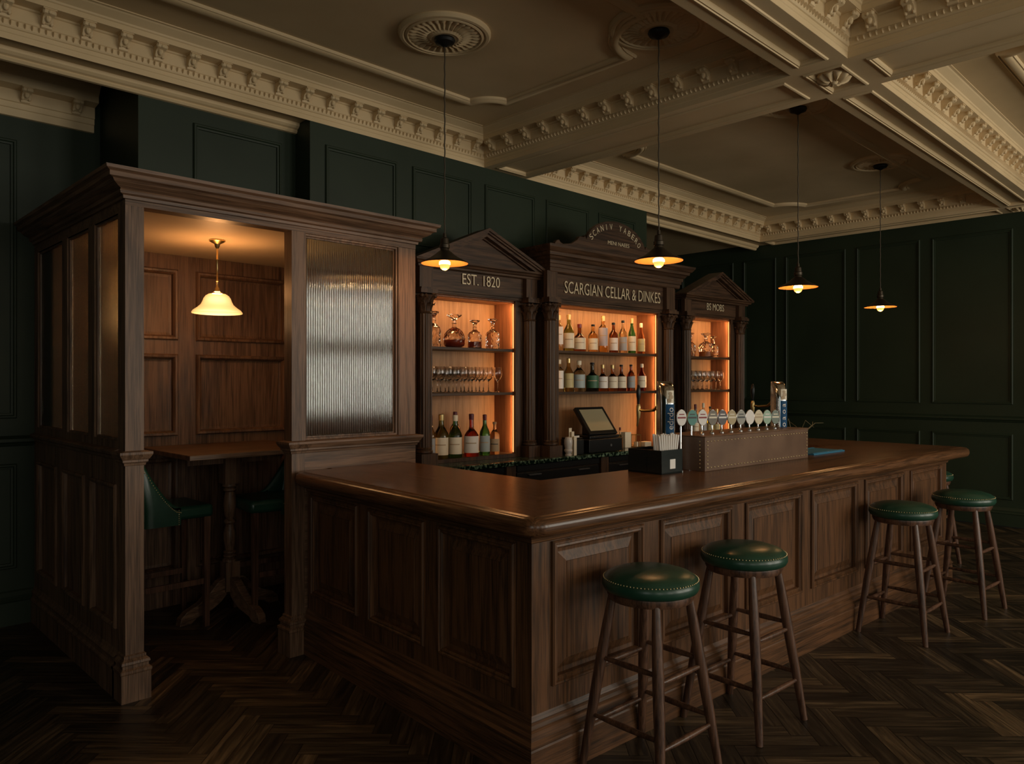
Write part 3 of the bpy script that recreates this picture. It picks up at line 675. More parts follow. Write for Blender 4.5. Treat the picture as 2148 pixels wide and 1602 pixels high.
chair('green leather high chair with brass nails, left in the snug behind the corner post', (1.84, 5.13, 0), 0)
chair('dark green high chair on the right of the snug table, facing left', (2.54, 5.0, 0), PI-.1)
# ================================================================ BACK COUNTER
bc = thing('back_counter', 'low back counter with green marble top and black fridge doors behind the bar', 'counter', bw(0, 0), BR)
b = MB(); b.box(.86, 5.80, 2.28, 2.80, .93, .965); b.build('marble_top', 'marble', bc, bevel=.004)
b = MB(); b.box(.88, 5.78, 2.36, 2.80, 0, .93)
for x in (1.9, 3.03, 4.2, 5.3): b.box(x, x+.10, 2.32, 2.36, 0, .928)
b.build('carcass', 'cab_z', bc)
for x0, x1 in ((.90, 1.88), (2.02, 3.01), (3.15, 4.18), (4.32, 5.28)):
    b = MB(); b.box(x0, x1, 2.33, 2.36, .08, .86); b.box(x0, x1, 2.325, 2.36, .87, .92); d_ = b.build('fridge_door', 'black', bc, bevel=.004)
    for xx in (x0+.12, x1-.28): MB().box(xx, xx+.14, 2.31, 2.33, .835, .843).build('handle', 'steel', d_)
# ================================================================ CABINETS
def cabinet(label, x0, x1, ox0, ox1, yf, yb, zo, zf, zc, cols, text, tw, th, tz, style, apex=None, tc=None):
    t = thing('back_bar_cabinet', label, 'cabinet', bw(0, 0), BR); zb = .966
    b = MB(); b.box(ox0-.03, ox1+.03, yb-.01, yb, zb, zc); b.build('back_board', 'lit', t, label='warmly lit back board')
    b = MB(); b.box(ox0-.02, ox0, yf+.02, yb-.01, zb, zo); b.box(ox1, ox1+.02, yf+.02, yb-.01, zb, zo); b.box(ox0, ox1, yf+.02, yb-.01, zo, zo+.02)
    b.build('lining', 'lining', t)
    b = MB(); b.box(x0, ox0-.001, yf, yf+.02, zb, zf); b.box(ox1+.001, x1, yf, yf+.02, zb, zf); b.box(x0, x0+.02, yf+.02, yb, zb, zc); b.box(x1-.02, x1, yf+.02, yb, zb, zc)
    if style != 'arch': b.box(ox0, ox1, yf, yf+.06, zb, zb+.03); b.box(ox0, ox1, yf+.06, yb-.01, zb, zb+.03)
    if style == 'arch': b.box(x0, x1, yf+.005, yb-.012, zc-.02, zc)
    b.build('carcass', 'cab_z', t)
    for z in (1.877, 1.513):
        b = MB(); b.box(ox0, ox1, yf+.025, yb-.01, z-.022, z); b.build('shelf', 'cab_x', t, bevel=.002)
    # frieze with plain board
    b = MB(); b.box(x0, x1, yf-.02, yf+.03, zo+.012, zf); b.box(ox0-.01, ox1+.01, yf-.028, yf-.02, zo+.02, zf-.01)
    if style == 'arch': b.box(ox0, ox1, yf-.026, yf, zo-.0, zo+.02)
    fz = b.build('frieze', 'cab_x', t, bevel=.002)
    tcx = tc if tc else (ox0+ox1)/2
    fit_text(text, tw, th, lambda u, v, h: (tcx-tw/2+u, yf-.028-h, tz+v)).build('lettering', 'gold', fz, label='pale gold lettering on the frieze')
    # fluted columns with leafy capitals
    for cx in cols:
        cy = yf-.035; b = MB()
        b.lathe([(.047, 1.105), (.047, zf-.18)], (cx, cy, 0), 48, flute=12, amp=.006)
        b.lathe([(.058, 1.06), (.066, 1.068), (.066, 1.08), (.056, 1.086), (.056, 1.092), (.06, 1.097), (.052, 1.106)], (cx, cy, 0), 24)
        b.box(cx-.075, cx+.075, cy-.075, yf, zb, 1.06); c_ = b.build('column', 'cab_z', t, smooth=40)
        b = MB(); z0 = zf-.20
        b.lathe([(.052, z0), (.060, z0+.008), (.054, z0+.016), (.052, z0+.02), (.062, z0+.09), (.084, z0+.14)], (cx, cy, 0), 24)
        for tier, (zz, n_, rr_, hh) in enumerate(((z0+.02, 8, .054, .065), (z0+.062, 8, .060, .07))):
            for k in range(n_):
                a = 2*PI*(k+.5*tier)/n_; ca, sa = math.cos(a), math.sin(a)
                rows = [[(cx+ca*(rr_+o_)-sa*w2, cy+sa*(rr_+o_)+ca*w2, zz+h_) for w2 in (-w_, 0, w_)] for h_, o_, w_ in ((0, 0, .015), (hh*.5, .006, .019), (hh*.85, .020, .015), (hh, .034, .009), (hh*.80, .042, .005))]
                b.grid(rows)
        for sx in (-1, 1):
            for sy in (-1, 1): b.ball((cx+sx*.06, cy+sy*.055, z0+.135), .017, 8, 5); b.ball((cx+sx*.03, cy+sy*.066, z0+.14), .011, 7, 4)
        b.box(cx-.078, cx+.078, cy-.072, yf+.02, z0+.155, z0+.185); b.box(cx-.066, cx+.066, cy-.06, yf, z0+.185, z0+.2)
        b.build('capital', 'cab_z', c_, smooth=40)
        b = MB(); b.box(cx-.062, cx+.062, cy-.03, yf-.02, zf, zc); b.build('frieze_block', 'cab_z', t)
    # cornice
    pth = [(x0, yb), (x0, yf-.06), (x1, yf-.06), (x1, yb)]
    b = MB(); b.box(x0, x1, yf-.02, yf+.03, zf-.01, zc)
    if style == 'ped':
        b.sweep(pth, [(0, zc-.005), (.012, zc), (.015, zc+.014), (.035, zc+.02), (.042, zc+.034), (.06, zc+.04), (.064, zc+.054), (0, zc+.056)]); b.box(x0, x1, yf-.06, yb, zc, zc+.055)
        b.build('cornice', 'cab_x', t)
        zz = zc+.055; xa, xb_ = x0-.06, x1+.06; xm = (x0+x1)/2; H_ = apex-zz; hw = (xb_-xa)/2
        b = MB(); b.extr([(xa+.08, zz), (xb_-.08, zz), (xm, zz+H_-.08)], lambda u, v, h: (u, h, v), yf-.03, yf+.03)
        for (ua, va, ub, vb) in ((xa, zz, xm, zz+H_), (xb_, zz, xm, zz+H_)):
            d = Vector((ub-ua, vb-va)).normalized(); sg = 1 if ub > ua else -1; nx, nz = (d.y*sg, -abs(d.x))
            for o0, o1, pj_ in ((0, .022, .13), (.022, .036, .115), (.036, .058, .095), (.058, .07, .05)):
                q = [(ua+nx*o0/abs(d.x)*0, va-o0/abs(d.x)), (ub, vb-o0/abs(d.x)), (ub, vb-o1/abs(d.x)), (ua, va-o1/abs(d.x))]
                # clip under the horizontal cornice
                k0 = min(1, (o0/abs(d.x))/H_); k1 = min(1, (o1/abs(d.x))/H_)
                q = [(ua+(ub-ua)*k0, zz), (ub, vb-o0/abs(d.x)), (ub, vb-o1/abs(d.x)), (ua+(ub-ua)*k1, zz)]
                b.extr(q, lambda u, v, h: (u, h, v), yf-pj_, yf+.05)
        b.build('pediment', 'cab_x', t)
    else:
        b.sweep(pth, [(0, zc-.01), (.01, zc), (.012, zc+.03), (.022, zc+.034), (.024, zc+.06), (.034, zc+.064), (.036, zc+.09), (.05, zc+.10), (.06, zc+.118), (.08, zc+.126), (.084, zc+.15), (.10, zc+.16), (.12, zc+.185), (.125, zc+.205), (0, zc+.21)]); b.box(x0, x1, yf-.06, yb, zc, zc+.208)
        b.build('cornice', 'cab_x', t)
        b = MB()
        for k in range(60): b.box(x0+.02+k*(x1-x0-.04)/60, x0+.02+(k+.5)*(x1-x0-.04)/60, yf-.092, yf-.07, zc+.07, zc+.084)
        b.build('dentil_row', 'cab_x', t)
        zt = zc+.208; xm = 3.25; pts = [(x0+.0, zt)]
        half = [(-.80, 0), (-.80, .03), (-.775, .055), (-.75, .06), (-.735, .04), (-.70, .03), (-.60, .045), (-.53, .085), (-.50, .12), (-.44, .12), (-.43, .14)]
        for k in range(9): a = math.radians(168-8.7*k); half.append((.42*math.cos(a), .05+.265*math.sin(a)))
        pl = [(xm+u, zt+v) for u, v in half]+[(xm, zt+.317)]+[(xm-u, zt+v) for u, v in half[::-1]]
        b.v = []; b = MB(); b.extr(pl, lambda u, v, h: (u, h, v), yf-.10, yf-.06)
        ar = b.build('arched_board', 'cab_x', t, bevel=.004)
        mb = MB(); s_ = 'SCANIV YABERO'; n_ = len(s_)
        for k, ch in enumerate(s_):
            if ch == ' ': continue
            a = math.radians(150-120*k/(n_-1)); cx, cz = xm-.02+.36*math.cos(a), zt+.0+.235*math.sin(a); ta = math.atan2(-.36*math.sin(a), -.235*math.cos(a)) if False else math.atan2(.235*math.cos(a), -.36*math.sin(a))+PI
            w_ = .006 if ch == 'I' else .036
            def P(u, v, h, cx=cx, cz=cz, ta=ta, w_=w_): u -= w_/2; return (cx+u*math.cos(ta)-v*math.sin(ta), yf-.1005-h, cz+u*math.sin(ta)+v*math.cos(ta))
            fit_text(ch, w_, .052, P, mb=mb)
        mb.build('lettering', 'gold', ar, label='pale gold lettering in an arch')
        fit_text('MENI NAEES', .30, .034, lambda u, v, h: (xm-.13+u, yf-.1005-h, zt+.095+v)).build('lettering', 'gold', ar, label='small gold lettering under the arch')
    # light strips behind the front edges
    warm = (1, .50, .19)
    for z0, z1 in ((zb+.04, 1.485), (1.52, 1.85), (1.885, zo-.01)):
        for sx, xx in ((-1, ox1-.004), (1, ox0+.004)):
            b = MB(); b.box(xx-.004, xx+.004, yf+.022, yf+.028, z0, z1); b.build('light_strip', 'led', t, label='thin glowing warm light strip')
            x_, y_, z_ = bw(xx+sx*.012, yf+.035, (z0+z1)/2)
            l = area('cabinet_strip_light', (x_, y_, z_), (0, 0, 0), z1-z0, .012, (1.15 if sx < 0 else .06)*(z1-z0)*CABP, warm)
            dirv = Vector((sx*math.cos(BR)*.2-math.sin(BR)*.98, sx*math.sin(BR)*.2+math.cos(BR)*.98, 0)).normalized()
            z_ax = -dirv; x_ax = Vector((0, 0, 1)); y_ax = z_ax.cross(x_ax)
            l.rotation_euler = Matrix((x_ax, y_ax, z_ax)).transposed().to_euler()
    x_, y_, z_ = bw((ox0+ox1)/2, yf+.05, zo-.012)
    area('cabinet_top_light', (x_, y_, z_), (math.radians(28), 0, BR), ox1-ox0-.06, .015, 1.9*(ox1-ox0)*CABP, warm)
    return t
CABP = 1.75
cabinet('left lit cabinet with a pointed pediment and EST. 1820 on its frieze', 1.17, 2.44, 1.335, 2.195, 2.544, 2.83, 2.27, 2.315, 2.475, (1.235, 2.325), 'EST. 1820', .39, .085, 2.375, 'ped', 2.83, 1.80)
cabinet('wide middle lit cabinet with an arched sign board above the bottles', 2.43, 4.24, 2.595, 3.985, 2.424, 2.70, 2.275, 2.32, 2.545, (2.452, 4.105), 'SCARGIAN CELLAR & DINKES', 1.35, .105, 2.375, 'arch', None, 3.31)
cabinet('narrow right lit cabinet with a pointed pediment and short faded lettering', 4.53, 5.71, 4.72, 5.48, 2.544, 2.82, 2.295, 2.34, 2.47, (4.575, 5.61), 'BS MOBS', .33, .075, 2.385, 'ped', 2.80, 5.13)
# ================================================================ BOTTLES AND GLASSES
G = {'clear': glass('clear_glass', (.95, .93, .90)), 'green': glass('green_glass', (.06, .35, .12)), 'olive': glass('olive_glass', (.30, .38, .10)),
     'amber': glass('amber_spirit', (.72, .30, .06)), 'dark': glass('dark_bottle_glass', (.05, .06, .03)), 'red': glass('red_spirit', (.45, .05, .02)),
     'gold': glass('golden_spirit', (.85, .55, .18)), 'pale': glass('pale_spirit', (.9, .82, .6)), 'crystal': glass('cut_crystal', (.99, .95, .92), .01, 1.55), 'brown': glass('brown_spirit', (.30, .10, .03))}
CAPS = {'black': M['black'], 'red': plain('red_foil', (.12, .01, .012), .35), 'gold': plain('gold_foil', (.6, .45, .2), .35, .8), 'white': M['cream'], 'wine': plain('wine_foil', (.09, .012, .02), .4), 'cork': plain('cork', (.35, .22, .12), .8)}
LABS = {'white': M['white'], 'cream': M['cream'], 'grey': plain('grey_label', (.35, .36, .38), .5), 'yellow': plain('yellow_label', (.55, .46, .22), .5), 'tan': plain('tan_label', (.45, .33, .2), .5), 'dark': plain('dark_label', (.03, .03, .03), .5), 'lilac': plain('lilac_label', (.42, .38, .42), .5), 'bluegrey': plain('blue_grey_label', (.38, .45, .46), .5), 'green': plain('green_label', (.03, .12, .06), .5)}
SHP = {   # (radius, height) as fractions
 'spirit': [(.96, 0), (1, .02), (1, .56), (.93, .62), (.62, .70), (.38, .75), (.34, .80), (.34, .93)],
 'wine': [(.96, 0), (1, .015), (1, .50), (.9, .58), (.6, .67), (.40, .73), (.36, .78), (.34, .94)],
 'squat': [(.96, 0), (1, .02), (1, .40), (.92, .50), (.66, .58), (.36, .64), (.30, .70), (.30, .92)],
 'slope': [(.9, 0), (.95, .02), (1, .42), (.86, .58), (.50, .70), (.36, .78), (.34, .93)],
 'slim': [(.96, 0), (1, .02), (1, .62), (.9, .68), (.5, .74), (.40, .78), (.38, .94)]}
def bottle(x, y, z, h, r_, shape, gl, cap, lab, label, lz=(.14, .46), group='bottles', arc=72, neck=None, cat='bottle', band=None):
    if 'middle shelf' in group: r_ *= 1.12; lz = (lz[0]-.02, lz[1]+.05)
    t = thing('bottle', label, cat, bw(x, y, z), BR, group)
    b = MB(); b.lathe([(a*r_, c_*h) for a, c_ in SHP[shape]], seg=20); b.build('glass_body', G[gl], t, smooth=50)
    rn = SHP[shape][-1][0]*r_
    b = MB(); b.lathe([(rn*1.12, h*(.86 if cap in ('red', 'wine', 'white', 'gold') else .925)), (rn*1.18, h*.93), (rn*1.18, h*.99), (rn*.9, h)], seg=14); b.build('cap', CAPS[cap], t, smooth=40)
    def wrap(z0, z1, rr_, a_):
        rows = [[(rr_*math.sin(math.radians(q)), -rr_*math.cos(math.radians(q)), zz) for q in range(-a_, a_+1, 8)] for zz in (z0*h, z1*h)]
        b = MB(); b.grid(rows); return b
    if lab:
        lo_ = wrap(lz[0], lz[1], r_*1.012, arc).build('paper_label', LABS[lab], t, smooth=80, label=lab+' paper label'); lo_.rotation_euler = (0, 0, math.radians(-42))
        zc_ = (lz[0]+lz[1])/2; l2 = wrap(zc_+.02, zc_+.045, r_*1.02, arc-26).build('print_band', LABS[band or ('tan' if lab != 'tan' else 'dark')], lo_, smooth=80)
    if neck:
        l3 = wrap(.80, .88, rn*1.06, 84).build('neck_label', LABS[neck], t, smooth=80)
    return t
R1 = [(2.700, .318, .036, 'slim', 'pale', 'gold', 'white', 'tall pale bottle at the left end of the upper bottle shelf, beside the column'),
 (2.828, .330, .044, 'wine', 'olive', 'gold', 'cream', 'olive green bottle with cream label, second on the upper middle shelf'),
 (2.968, .252, .052, 'squat', 'brown', 'red', 'cream', 'short squat dark brown bottle on the upper middle shelf'),
 (3.150, .258, .040, 'spirit', 'gold', 'black', 'cream', 'golden spirit bottle with black cap, fourth on the upper middle shelf'),
 (3.290, .345, .040, 'slim', 'gold', 'gold', 'lilac', 'tallest bottle, long pinkish label, centre of the upper middle shelf'),
 (3.440, .290, .038, 'spirit', 'brown', 'black', 'white', 'dark bottle with square white label right of the tallest bottle'),
 (3.578, .318, .036, 'spirit', 'pale', 'black', 'grey', 'slim bottle with grey patterned label, third from the right on the upper shelf'),
 (3.712, .345, .036, 'slope', 'green', 'gold', 'cream', 'green based bottle with gold capped neck, second from right on the upper shelf'),
 (3.855, .305, .034, 'slope', 'amber', 'white', 'yellow', 'slim bottle with yellowish label at the right end of the upper shelf')]
for x, h, r_, s_, g_, c_, l_, lb in R1: bottle(x, 2.53, 1.877, h, r_, s_, g_, c_, l_, lb, (.10, .44) if s_ != 'slim' else (.2, .62), 'bottles on the upper middle shelf')
R2 = [(2.705, .288, .036, 'slim', 'pale', 'white', 'white', 'slim white labelled bottle at the left end of the lower bottle shelf'),
 (2.825, .300, .042, 'slope', 'gold', 'gold', 'yellow', 'bottle with tall cream yellow label, second on the lower bottle shelf'),
 (2.962, .282, .050, 'spirit', 'pale', 'white', 'bluegrey', 'broad bottle with large blue grey label on the lower bottle shelf'),
 (3.140, .268, .054, 'squat', 'dark', 'black', 'green', 'black bodied squat bottle with green label, fourth on the lower shelf'),
 (3.285, .250, .044, 'squat', 'amber', 'gold', 'white', 'amber bottle with square white label right of the black bottle'),
 (3.425, .250, .046, 'squat', 'amber', 'gold', 'cream', 'amber bottle with two part cream label, sixth on the lower shelf'),
 (3.555, .254, .044, 'squat', 'brown', 'black', 'cream', 'dark amber bottle with cream label, third from right on the lower shelf'),
 (3.700, .258, .036, 'spirit', 'brown', 'black', 'grey', 'dim bottle with grey label, second from right on the lower shelf'),
 (3.865, .268, .040, 'slope', 'red', 'white', 'cream', 'reddish bottle with cream label at the right end of the lower shelf')]
for x, h, r_, s_, g_, c_, l_, lb in R2: bottle(x, 2.53, 1.513, h, r_, s_, g_, c_, l_, lb, (.14, .50) if s_ != 'slim' else (.12, .6), 'bottles on the lower middle shelf')
R3 = [(1.36, 2.60, .345, .038, 'wine', 'pale', 'wine', 'grey', 'clear bottle with dark red foil, leftmost on the bottom of the EST. 1820 cabinet'),
 (1.462, 2.60, .350, .058, 'wine', 'olive', 'gold', 'cream', 'stout brownish bottle with large cream label, bottom of the left cabinet'),
 (1.600, 2.60, .340, .055, 'wine', 'green', 'white', 'cream', 'green bottle with white capsule, left of the dark red one'),
 (1.690, 2.72, .360, .046, 'spirit', 'gold', 'wine', None, 'golden bottle with wine red capsule standing behind the front row'),
 (1.765, 2.60, .345, .062, 'squat', 'red', 'wine', 'white', 'dark red liqueur bottle with white label in the bottom left cabinet'),
 (1.905, 2.60, .335, .045, 'wine', 'green', 'red', 'bluegrey', 'bright green bottle with pale blue label in the bottom left cabinet'),
 (2.020, 2.61, .27, .043, 'spirit', 'pale', 'cork', 'tan', 'short clear bottle with tan label, rightmost on the bottom of the left cabinet')]
for x, y, h, r_, s_, g_, c_, l_, lb in R3: bottle(x, y, .997, h, r_, s_, g_, c_, l_, lb, (.09, .48), 'bottles in the bottom of the left cabinet')
R4 = [(4.80, .36, .038, 'wine', 'dark', 'black', 'white', 'dark bottle in the right cabinet just above the teal pump badge'),
 (4.92, .36, .038, 'wine', 'dark', 'wine', 'cream', 'dark bottle with red capsule in the right cabinet above a white badge'),
 (5.07, .37, .036, 'spirit', 'pale', 'white', 'grey', 'clear bottle with pale stopper in the right cabinet above the pump badges'),
 (5.20, .33, .040, 'squat', 'olive', 'black', 'yellow', 'olive bottle low in the right cabinet behind the pump badges'),
 (5.33, .30, .038, 'spirit', 'gold', 'gold', 'yellow', 'golden bottle at the right of the right cabinet behind the pump badges')]
for x, h, r_, s_, g_, c_, l_, lb in R4: bottle(x, 2.63, .997, h, r_, s_, g_, c_, l_, lb, (.14, .44), 'bottles in the bottom of the right cabinet')
def decanter(x, y, z, h, r_, square, liq, label, group, ball=False):
    r_ *= 1.12; t = thing('decanter', label, 'decanter', bw(x, y, z), BR, group); seg = 8 if square else 24
    if ball: pr = [(.6, 0), (.9, .04), (1, .18), (.98, .32), (.8, .46), (.5, .55), (.2, .60), (.17, .70), (.26, .72)]
    else: pr = [(.9, 0), (.95, .02), (.95, .46), (.8, .54), (.45, .60), (.26, .64), (.24, .72), (.34, .735)]
    rows = []; q = 10; body = [(a, c_) for a, c_ in pr]
    if not ball: body = body[:2]+[(.95, .02+.44*k/5) for k in range(1, 6)]+body[3:]
    else: body = body[:2]+[(.97, .11), (1, .18), (1, .25), (.98, .32), (.91, .39)]+body[4:]
    for i, (a, c_) in enumerate(body):
        cut = .05 if 1 < i < 8 else 0
        rows.append([(r_*a*(1-cut*((j+i) % 2))*math.cos(PI*j/q), r_*a*(1-cut*((j+i) % 2))*math.sin(PI*j/q), c_*h) for j in range(2*q)])
    b = MB(); b.grid(rows, True, caps=True); b.build('glass_body', G['crystal'], t)
    b = MB(); b.lathe([(.16*r_, .72*h), (.18*r_, .80*h), (.30*r_, .86*h), (.66*r_, .935*h), (.68*r_, .965*h), (.40*r_, .985*h)], seg=8); b.build('stopper', G['crystal'], t)
    if liq:
        b = MB(); b.lathe([(pr[1][0]*r_*.9, .03*h), (pr[2][0]*r_*.9, .06*h), (pr[2][0]*r_*.93, .22*h)], seg=seg); b.build('liquid', LIQ[liq], t, smooth=None if square else 50)
    return t
LIQ = {'red': plain('red_brown_liquid', (.22, .03, .012), .15), 'amber': plain('amber_liquid', (.4, .13, .03), .15)}
decanter(1.405, 2.62, 1.877, .285, .052, True, None, 'tall square crystal decanter at the left of the EST. 1820 top shelf', 'crystal decanters')
decanter(1.605, 2.62, 1.877, .27, .078, False, 'red', 'round ball shaped crystal decanter holding red brown spirit', 'crystal decanters', True)
decanter(1.815, 2.62, 1.877, .235, .054, True, 'red', 'small square crystal decanter between the round one and the end one', 'crystal decanters')
decanter(1.990, 2.60, 1.877, .255, .056, True, None, 'square crystal decanter with broad stopper at the right end of the top shelf', 'crystal decanters')
decanter(4.80, 2.64, 1.877, .20, .046, True, 'amber', 'low crystal decanter at the left of the right cabinet', 'crystal decanters in the right cabinet')
decanter(4.93, 2.70, 1.877, .27, .052, False, 'amber', 'tall crystal decanter at the back left of the right cabinet', 'crystal decanters in the right cabinet')
decanter(5.10, 2.62, 1.877, .27, .072, False, 'amber', 'broad crystal decanter in the middle of the right cabinet', 'crystal decanters in the right cabinet')
decanter(5.28, 2.64, 1.877, .245, .05, True, None, 'narrow crystal decanter at the right of the right cabinet', 'crystal decanters in the right cabinet')
def wine_mesh():
    b = MB(); pr = [(0, 0), (.030, 0), (.031, .002), (.012, .006), (.0035, .014), (.003, .075), (.006, .085), (.026, .105), (.035, .13), (.034, .155), (.029, .19), (.0275, .19), (.032, .155), (.0325, .13), (.024, .108), (.004, .09), (0, .0895)]
    b.lathe(pr, seg=16, caps=False); return b.build('wine_glass', G['clear'], None, smooth=60)
wg = wine_mesh(); first = True
def glasses(xs_, y, lb, grp):
    global first
    for x in xs_:
        if first: o = wg; first = False
        else: o = wg.copy(); COL.objects.link(o)
        o.location = bw(x, y, 1.514); o.scale = (1.12, 1.12, 1.1); tag(o, lb, 'glass', grp)
glasses([1.375+.079*i for i in range(7)], 2.60, 'clear stemmed wine glass in the front row on the middle shelf of the left cabinet', 'wine glasses, front row of the left cabinet')
glasses([1.41+.079*i for i in range(8)], 2.69, 'clear stemmed wine glass in the rear row on the middle shelf of the left cabinet', 'wine glasses, rear row of the left cabinet')
glasses([1.945], 2.60, 'clear stemmed wine glass, last but one at the right of the left cabinet shelf', 'wine glasses at the right end')
glasses([2.045], 2.60, 'clear stemmed wine glass at the far right end of the left cabinet shelf', 'wine glasses at the right end')
glasses([4.775+.085*i for i in range(8)], 2.61, 'clear stemmed wine glass in the front row on the right cabinet shelf', 'wine glasses, front row of the right cabinet')
glasses([4.80+.085*i for i in range(7)], 2.70, 'clear stemmed wine glass in the rear row on the right cabinet shelf', 'wine glasses, rear row of the right cabinet')
# ================================================================ THINGS ON THE BAR
hs = thing('tap_housing', 'long brown studded leather box on the bar under the pump badges', 'housing', bw(1.67, .315, TT), BR)
hx, hy, hz = 1.225, .30, .20
b = MB(); b.box(0, hx, 0, hy, 0, hz); b.box(-.004, hx+.004, -.004, hy+.004, hz, hz+.006); b.build('body', 'studleather', hs, bevel=.003)
STP = [(.022+k*(hx-.044)/33, -.001, z) for k in range(34) for z in (.022, hz-.026)]+[(x, -.001, .022+k*(hz-.048)/7) for k in range(1, 7) for x in (.022, hx-.022)]+[(-.001, y, .022+k*(hz-.048)/7) for k in range(8) for y in (.035, hy-.03)]
sm = MB().ball((0, 0, 0), .0045, 8, 5).build('stud', 'nail', hs, smooth=80); sm.location = STP[0]
for p in STP[1:]:
    o = sm.copy(); COL.objects.link(o); o.parent = hs; o.location = p
BAD = [('white', 'white oval pump badge with a faint red band, leftmost of the row', M['white'], 'red'), ('teal', 'teal green oval pump badge, second in the row', plain('teal', (.03, .20, .16), .4), 'dark'),
 ('white', 'white oval pump badge with red band, right of the teal one', M['white'], 'red'), ('dark', 'dark cream banded oval pump badge, fourth in the row', plain('brownish', (.13, .10, .06), .4), 'cream'),
 ('black', 'near black oval pump badge with red and white bands', plain('maroon_black', (.05, .03, .03), .4), 'white'), ('gold', 'golden yellow oval pump badge, middle of the row', plain('gold_badge', (.40, .30, .13), .4), 'cream'),
 ('grey', 'grey oval pump badge with dark band, right of the golden one', plain('grey_badge', (.28, .27, .22), .4), 'dark'), ('white', 'plain white oval pump badge without a band', M['white'], None),
 ('cream', 'cream yellow oval pump badge beside the plain white one', plain('creamy', (.62, .52, .33), .4), 'tan'), ('pale green', 'pale green oval pump badge, second from the right', plain('pale_green', (.25, .40, .28), .4), 'white'),
 ('dark green', 'dark grey green oval pump badge, rightmost of the row', plain('grey_green', (.10, .14, .10), .4), 'cream')]
LABS['red'] = plain('red_band', (.28, .03, .03), .5)
for k, (nm, lb, mt_, band) in enumerate(BAD):
    x = 1.580+k*.1055; z = 1.393-k*.0028
    if k == 0: base = (x+.10, .40)
    t = thing('beer_pump', lb, 'beer tap', bw(x, .42, TT+hz+.006 if x > 1.69 else TT), BR, 'beer pumps with oval badges'); dz = z-(TT+hz+.006 if x > 1.69 else TT)
    b = MB(); b.lathe([(.016, 0), (.016, .006), (.009, .01), (.0055, .016), (.0055, dz-.045), (.004, dz+.0)], seg=12); b.build('stem', 'chrome', t, smooth=40)
    def oval(rx, rz, y0, y1): 
        n_ = 28; pl = [(rx*math.cos(2*PI*i/n_), dz+rz*math.sin(2*PI*i/n_)) for i in range(n_)]; q = MB(); q.extr(pl, lambda u, v, h: (u, h, v), y0, y1); return q
    ry = math.radians(-26)
    o1 = oval(.0330, .0485, -.010, -.004).build('rim', 'chrome' if k != 1 else 'brass', t, bevel=.0015); o1.rotation_euler = (0, 0, ry)
    o2 = oval(.031, .0465, -.0125, -.0095).build('badge', mt_, t); o2.rotation_euler = (0, 0, ry)
    if band:
        q = MB(); q.box(-.026, .026, -.0138, -.0122, dz-.005, dz+.005); o3 = q.build('badge_band', LABS[band], o2)
        q = MB(); q.box(-.016, .016, -.0138, -.0122, dz+.016, dz+.022); q.build('badge_print', LABS[band], o2)
def tower(x, y, label, letters, lw2, side):
    t = thing('tap_tower', label, 'beer tap', bw(x, y, TT), BR, 'chrome tap towers'); H_ = .525; w_ = .047; d_ = .075
    # rounded-front column bending back at the top
    prof = []
    for k in range(13): a = PI*k/12; prof.append((w_*math.cos(a), -d_*.6*math.sin(a)))
    prof += [(-w_, .05), (w_, .05)]
    rows = [[(u, v, z) for u, v in prof] for z in (0, .03, .40)]
    for k in range(1, 7):
        a = k/6*PI/2; rows.append([(u*(1-.12*(1-math.cos(a))), .05-(.05-v)*math.cos(a) if v < .05 else v, .40+(H_-.40)*math.sin(a)) for u, v in prof])
    b = MB(); b.grid(rows, True, caps=True); bo_ = b.build('body', 'chrome', t, smooth=40); TR = (0, 0, math.radians(-30)); bo_.rotation_euler = TR
    b = MB(); b.box(-w_-.003, w_+.003, .0, .056, 0, .03); b.build('base', 'steel', t)
    ang = math.radians(-40)     # lens-facing badge strip on the curved front
    def P(u, v, h): r_ = .047+h; return (r_*math.sin(u/.047), -(.045+h)*math.cos(u/.047), v)
    rows = [[P(u, z, .0025) for u in [-.026+.013*i for i in range(5)]] for z in (.10, .39)]
    b = MB(); b.grid(rows); bd = b.build('blue_badge', 'blue', t, smooth=80, label='blue upright badge strip'); bd.rotation_euler = TR
    rows = [[P(u, z, .003) for u in [-.022+.011*i for i in range(5)]] for z in (.395, .47)]
    b = MB(); b.grid(rows); cr = b.build('crest_badge', 'cream', t, smooth=80, label='pale crest above the blue strip'); cr.rotation_euler = TR
    b = MB()
    for (u, z, r_) in ((0, .452, .010), (.004, .432, .013), (-.006, .412, .012)):
        b.add([P(u+r_*math.cos(i*PI/6), z+r_*math.sin(i*PI/6), .005) for i in range(12)], [tuple(range(12))])
    b.build('crest_mark', LABS['tan'], cr)
    fit_text(letters, .25, lw2, lambda u, v, h: P(lw2/2-v, .12+u, .0035+h), .001).build('lettering', 'white', bd, label='white upright lettering')
    # tap on the bartender's side
    b = MB(); b.tube([(0, .06, .36+side*.02), (0, .10, .35), (0, .17, .345), (0, .21, .35)], [.012, .009, .008, .008], 10); b.lathe([(.011, .30), (.014, .335), (.014, .37), (.009, .385)], (0, .215, 0), 12)
    b.tube([(0, .215, .31), (0, .218, .28), (0, .225, .25)], [.008, .007, .006], 8); tp = b.build('tap', 'brass', t, smooth=50)
    b = MB(); b.lathe([(.006, .38), (.007, .40), (.013, .43), (.014, .47), (.008, .50), (.003, .505)], (0, .215, 0), 12); b.build('tap_handle', 'black', tp, smooth=50)
tower(1.585, .52, 'chrome tap tower with blue badge behind the black straw box', 'Osm edrdo', .034, 1)
tower(2.86, .50, 'chrome tap tower with blue dotted badge at the right end of the studded box', 'o a o a o a', .020, 1)
